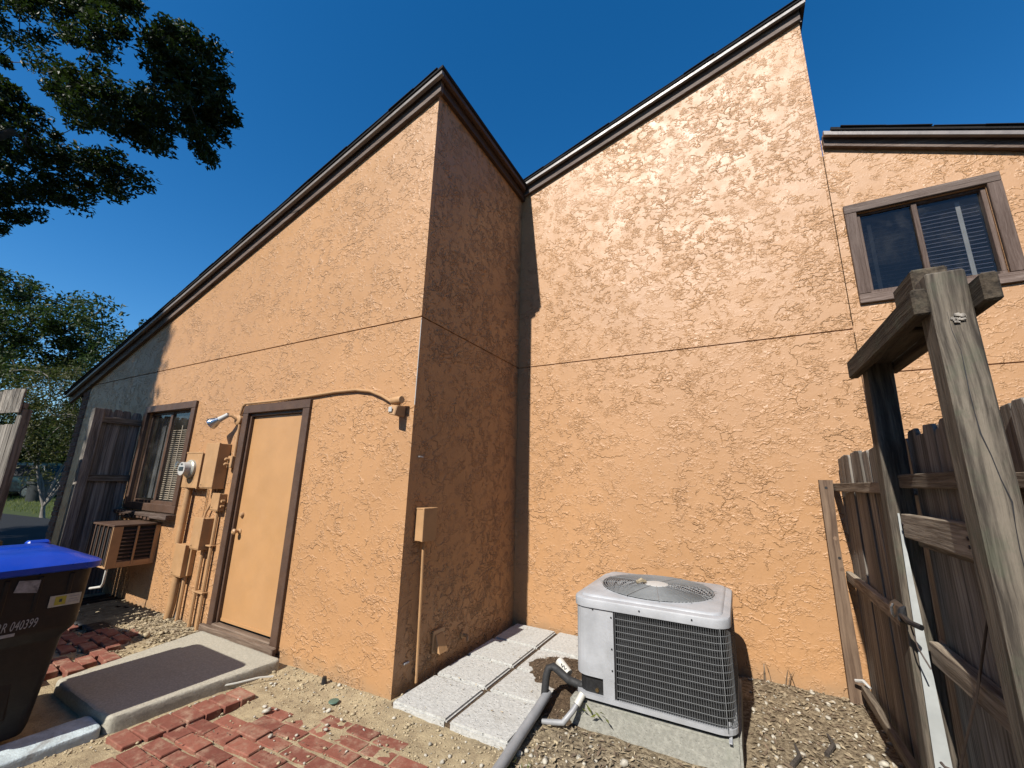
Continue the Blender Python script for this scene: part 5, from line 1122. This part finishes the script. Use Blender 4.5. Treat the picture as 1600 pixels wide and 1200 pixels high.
tree('broad_tree', 'broad leafy tree in the distance rising above the open gate', 'tree', (-29.5, 1.8, -.1), [(-29.4,1.8,3.6), (-28.8,1.7,8.0), (-27.0,2.2,7.0), (-31.0,1.0,8.0), (-26.6,2.8,8.2)], bc, 190, .78, .21, 'bgleaf', 'bark', .28, None, 6, .03)
cl = [(-19.6+rg.normal(0,.9), 4.6+rg.normal(0,.7), 5.7+rg.normal(0,.65)) for k in range(26)]+[(-18.8,4.4,7.4),(-19.0,4.3,7.0),(-19.6,4.1,6.9),(-20,4,6.7)]
tree('slender_tree', 'slender tree whose top peeks over the low end of the roof', 'tree', (-19.8, 4.8, -.1), [(-19.7,4.7,3.0), (-19.4,4.6,5.6)], cl, 110, .42, .14, 'bgleaf', 'bark', .13, None, 7, .012)
cl = []
for k in range(110):
    u = rg.normal(0, 1, 3); u /= np.linalg.norm(u); r = rg.random()**.4; cl.append((-17.0+1.55*u[0]*r, 2.2+1.75*u[1]*r, 3.25+1.75*u[2]*r))
tree('crape_myrtle', 'pale many-stemmed shrubby tree between the open gate and the brick pier', 'tree', (-17.0, 2.45, -.05), [(-17.0,2.4,.35), (-17.6,1.6,2.4), (-16.8,2.9,2.6), (-17.2,2.3,2.8), (-16.3,2.4,2.3), (-17.5,3.0,2.2)], cl, 110, .42, .10, 'myrtle', 'palebark', .075, None, 9, .013, 1.0, .4)
for i, (b, h, rx, lab) in enumerate((((-38,4.0,-.1),8.0,3.0,'dense dark tree straight behind the parked car'), ((-39,9.5,-.1),9.0,3.8,'tall dark tree across the road to the right of the car'), ((-34,12.5,-.1),7.5,3.2,'rounded tree across the road hidden by the pale shrub'), ((-31.5,-1.8,-.1),9.5,3.4,'large dark tree beyond the left edge that shades the parked car'))):
    cl = []
    for k in range(85):
        u = rg.normal(0, 1, 3); u /= np.linalg.norm(u); r = rg.random()**.4; cl.append((b[0]+rx*u[0]*r, b[1]+rx*u[1]*r, max(.5, h*.5+h*.5*u[2]*r)))
    tree('leafy_tree', lab, 'tree', b, [(b[0],b[1],h*.3), (b[0]+.3,b[1],h*.65)], cl, 110, .75, .24, 'bgleaf', 'bark', .2, 'trees beyond the lawn', 30+i, .03, .8, .45, None, False)
for i, (x, y, h, rx) in enumerate(((-16, -15, 7.5, 3.6), (-9.5, -13.5, 6.8, 3.3), (-3.5, -13, 6.5, 3.2), (2.5, -13, 6.8, 3.3), (8.5, -12, 6.8, 3.4), (13.5, -8, 7.0, 3.4), (15, -1.5, 7.5, 3.6))):  # unseen trees added behind and beside the viewer to cut sky light
    u = rg.normal(0, 1, (80, 3)); u /= np.linalg.norm(u, axis=1)[:, None]; cl = np.array([x, y, h*.5])+u*np.array([rx, rx, h*.48])*rg.random((80, 1))**.4
    cl[:, 2] = np.maximum(cl[:, 2], .4)
    tree('sky_blocking_tree', 'bushy unseen tree added around the yard to cut sky light', 'tree', (x, y, -.1), [(x, y, h*.3), (x+.3, y, h*.65)], [tuple(c) for c in cl], 100, .8, .28, 'bgleaf', 'bark', .16, 'unseen trees added to cut sky light', 80+i, .03, .8, .5, None, False)
for i, (x, y, lab) in enumerate(((-35.0, 7.6, 'low dark shrub behind the parked car'), (-33.5, 10.5, 'low dark shrub behind the pale shrubby tree'), (-36.5, 3.0, 'low dark shrub left of the parked car'), (-38.5, 6.2, 'low dark shrub filling the gap above the car roof'), (-40.0, 10.0, 'low dark shrub farthest across the road'))):
    t = thing('shrub', lab, 'shrub', (x, y, -.05), 0, 'shrubs across the road'); n_ = 5200; u = rg.normal(0, 1, (n_, 3)); u /= np.linalg.norm(u, axis=1)[:, None]
    MB().tube([(x, y, -.1), (x+.05, y, 1.2)], [.09, .05], 7).build('stem', 'bark', t)
    leaves('foliage', np.array([x, y, 2.4])+u*np.array([2.6, 2.4, 2.5])*(.55+.5*rg.random((n_, 1))**.6*(1+.35*np.sin(u[:, :1]*9)*np.cos(u[:, 1:2]*8))), .26, 'bgleaf', t, 'stuff', .5, 60+i)
# potted shrub and parked car on the left
pt = thing('plant_pot', 'large black plant pot on the lawn edge beside the pale shrub', 'plant pot', (-26.6, 4.5, 0))
MB().lathe([(.30,-.02),(.37,.80),(.42,.80),(.42,.90),(.37,.90),(.36,.82),(.02,.80)], (-26.6,4.5,0), (0,0,1), 20).build('pot', 'pot', pt, smooth=True)
cl = rg.normal(0, 1, (420, 3))*np.array([.32,.32,.26])+np.array([-26.6,4.5,1.15]); leaves('foliage', cl, .14, 'myrtle', pt, 'stuff', .4, 3)
MB().tube([(-26.6,4.5,.8),(-26.55,4.45,1.25)], .03, 6).build('stem', 'palebark', pt)
car = thing('parked_car', 'dark car with a teal roof parked behind the plant pot', 'car', (-32.0, 5.35, -.05), R_(20))
m = MB()
prof = [(-2.3,.35),(-2.3,.95),(-2.15,1.08),(-1.0,1.12),(-.55,1.70),(.0,1.84),(1.3,1.84),(2.0,1.72),(2.3,1.15),(2.32,.35)]
def section(y, k): return [(x, y*(1-.16*max(0, (z-1.1)/.75)), z*k if z > 1 else z) for x, z in prof]
loft_l = [[(x, y*(1-.18*max(0, (z-1.1)/.75)), z) for x, z in prof] for y in (-.92, -.86, .86, .92)]
loft_l[0] = [(x*.985, y, z-.03) for x, y, z in loft_l[0]]; loft_l[3] = [(x*.985, y, z-.03) for x, y, z in loft_l[3]]
loft(m, loft_l); m.build('car_body', 'teal', car, smooth=False, local=True, bevel=.03)
MB().hexa([(-1.03,-.80,1.13),(-.62,-.72,1.66),(-.62,.72,1.66),(-1.03,.80,1.13),(-1.05,-.80,1.16),(-.64,-.72,1.69),(-.64,.72,1.69),(-1.05,.80,1.16)]).build('windscreen', 'dark', car, local=True)
for s in (-1, 1):
    MB().hexa([(-.75,s*.915,1.14),(1.9,s*.915,1.14),(1.6,s*.79,1.68),(-.42,s*.79,1.68),(-.75,s*.93,1.15),(1.9,s*.93,1.15),(1.6,s*.805,1.69),(-.42,s*.805,1.69)]).build('side_window', 'dark', car, local=True)
    for x in (-1.45, 1.45):
        w = MB().lathe([(.27,-.11),(.34,-.09),(.34,.09),(.27,.11)], (x, s*.84, .34), (0,1,0), 20).build('wheel', 'tyre', car, True, local=True)
        MB().lathe([(.21,-.115),(.21,.115)], (x, s*.84, .34), (0,1,0), 16).build('rim', 'chrome', w, True, local=True)
    MB().box(-2.33, -2.25, s*.55-.18, s*.55+.18, .72, .90).build('headlight', 'label', car, bevel=.02, local=True)
MB().box(-2.345, -2.28, -.85, .85, .42, .60).build('bumper', 'black', car, bevel=.03, local=True)
bpy.context.view_layer.update()
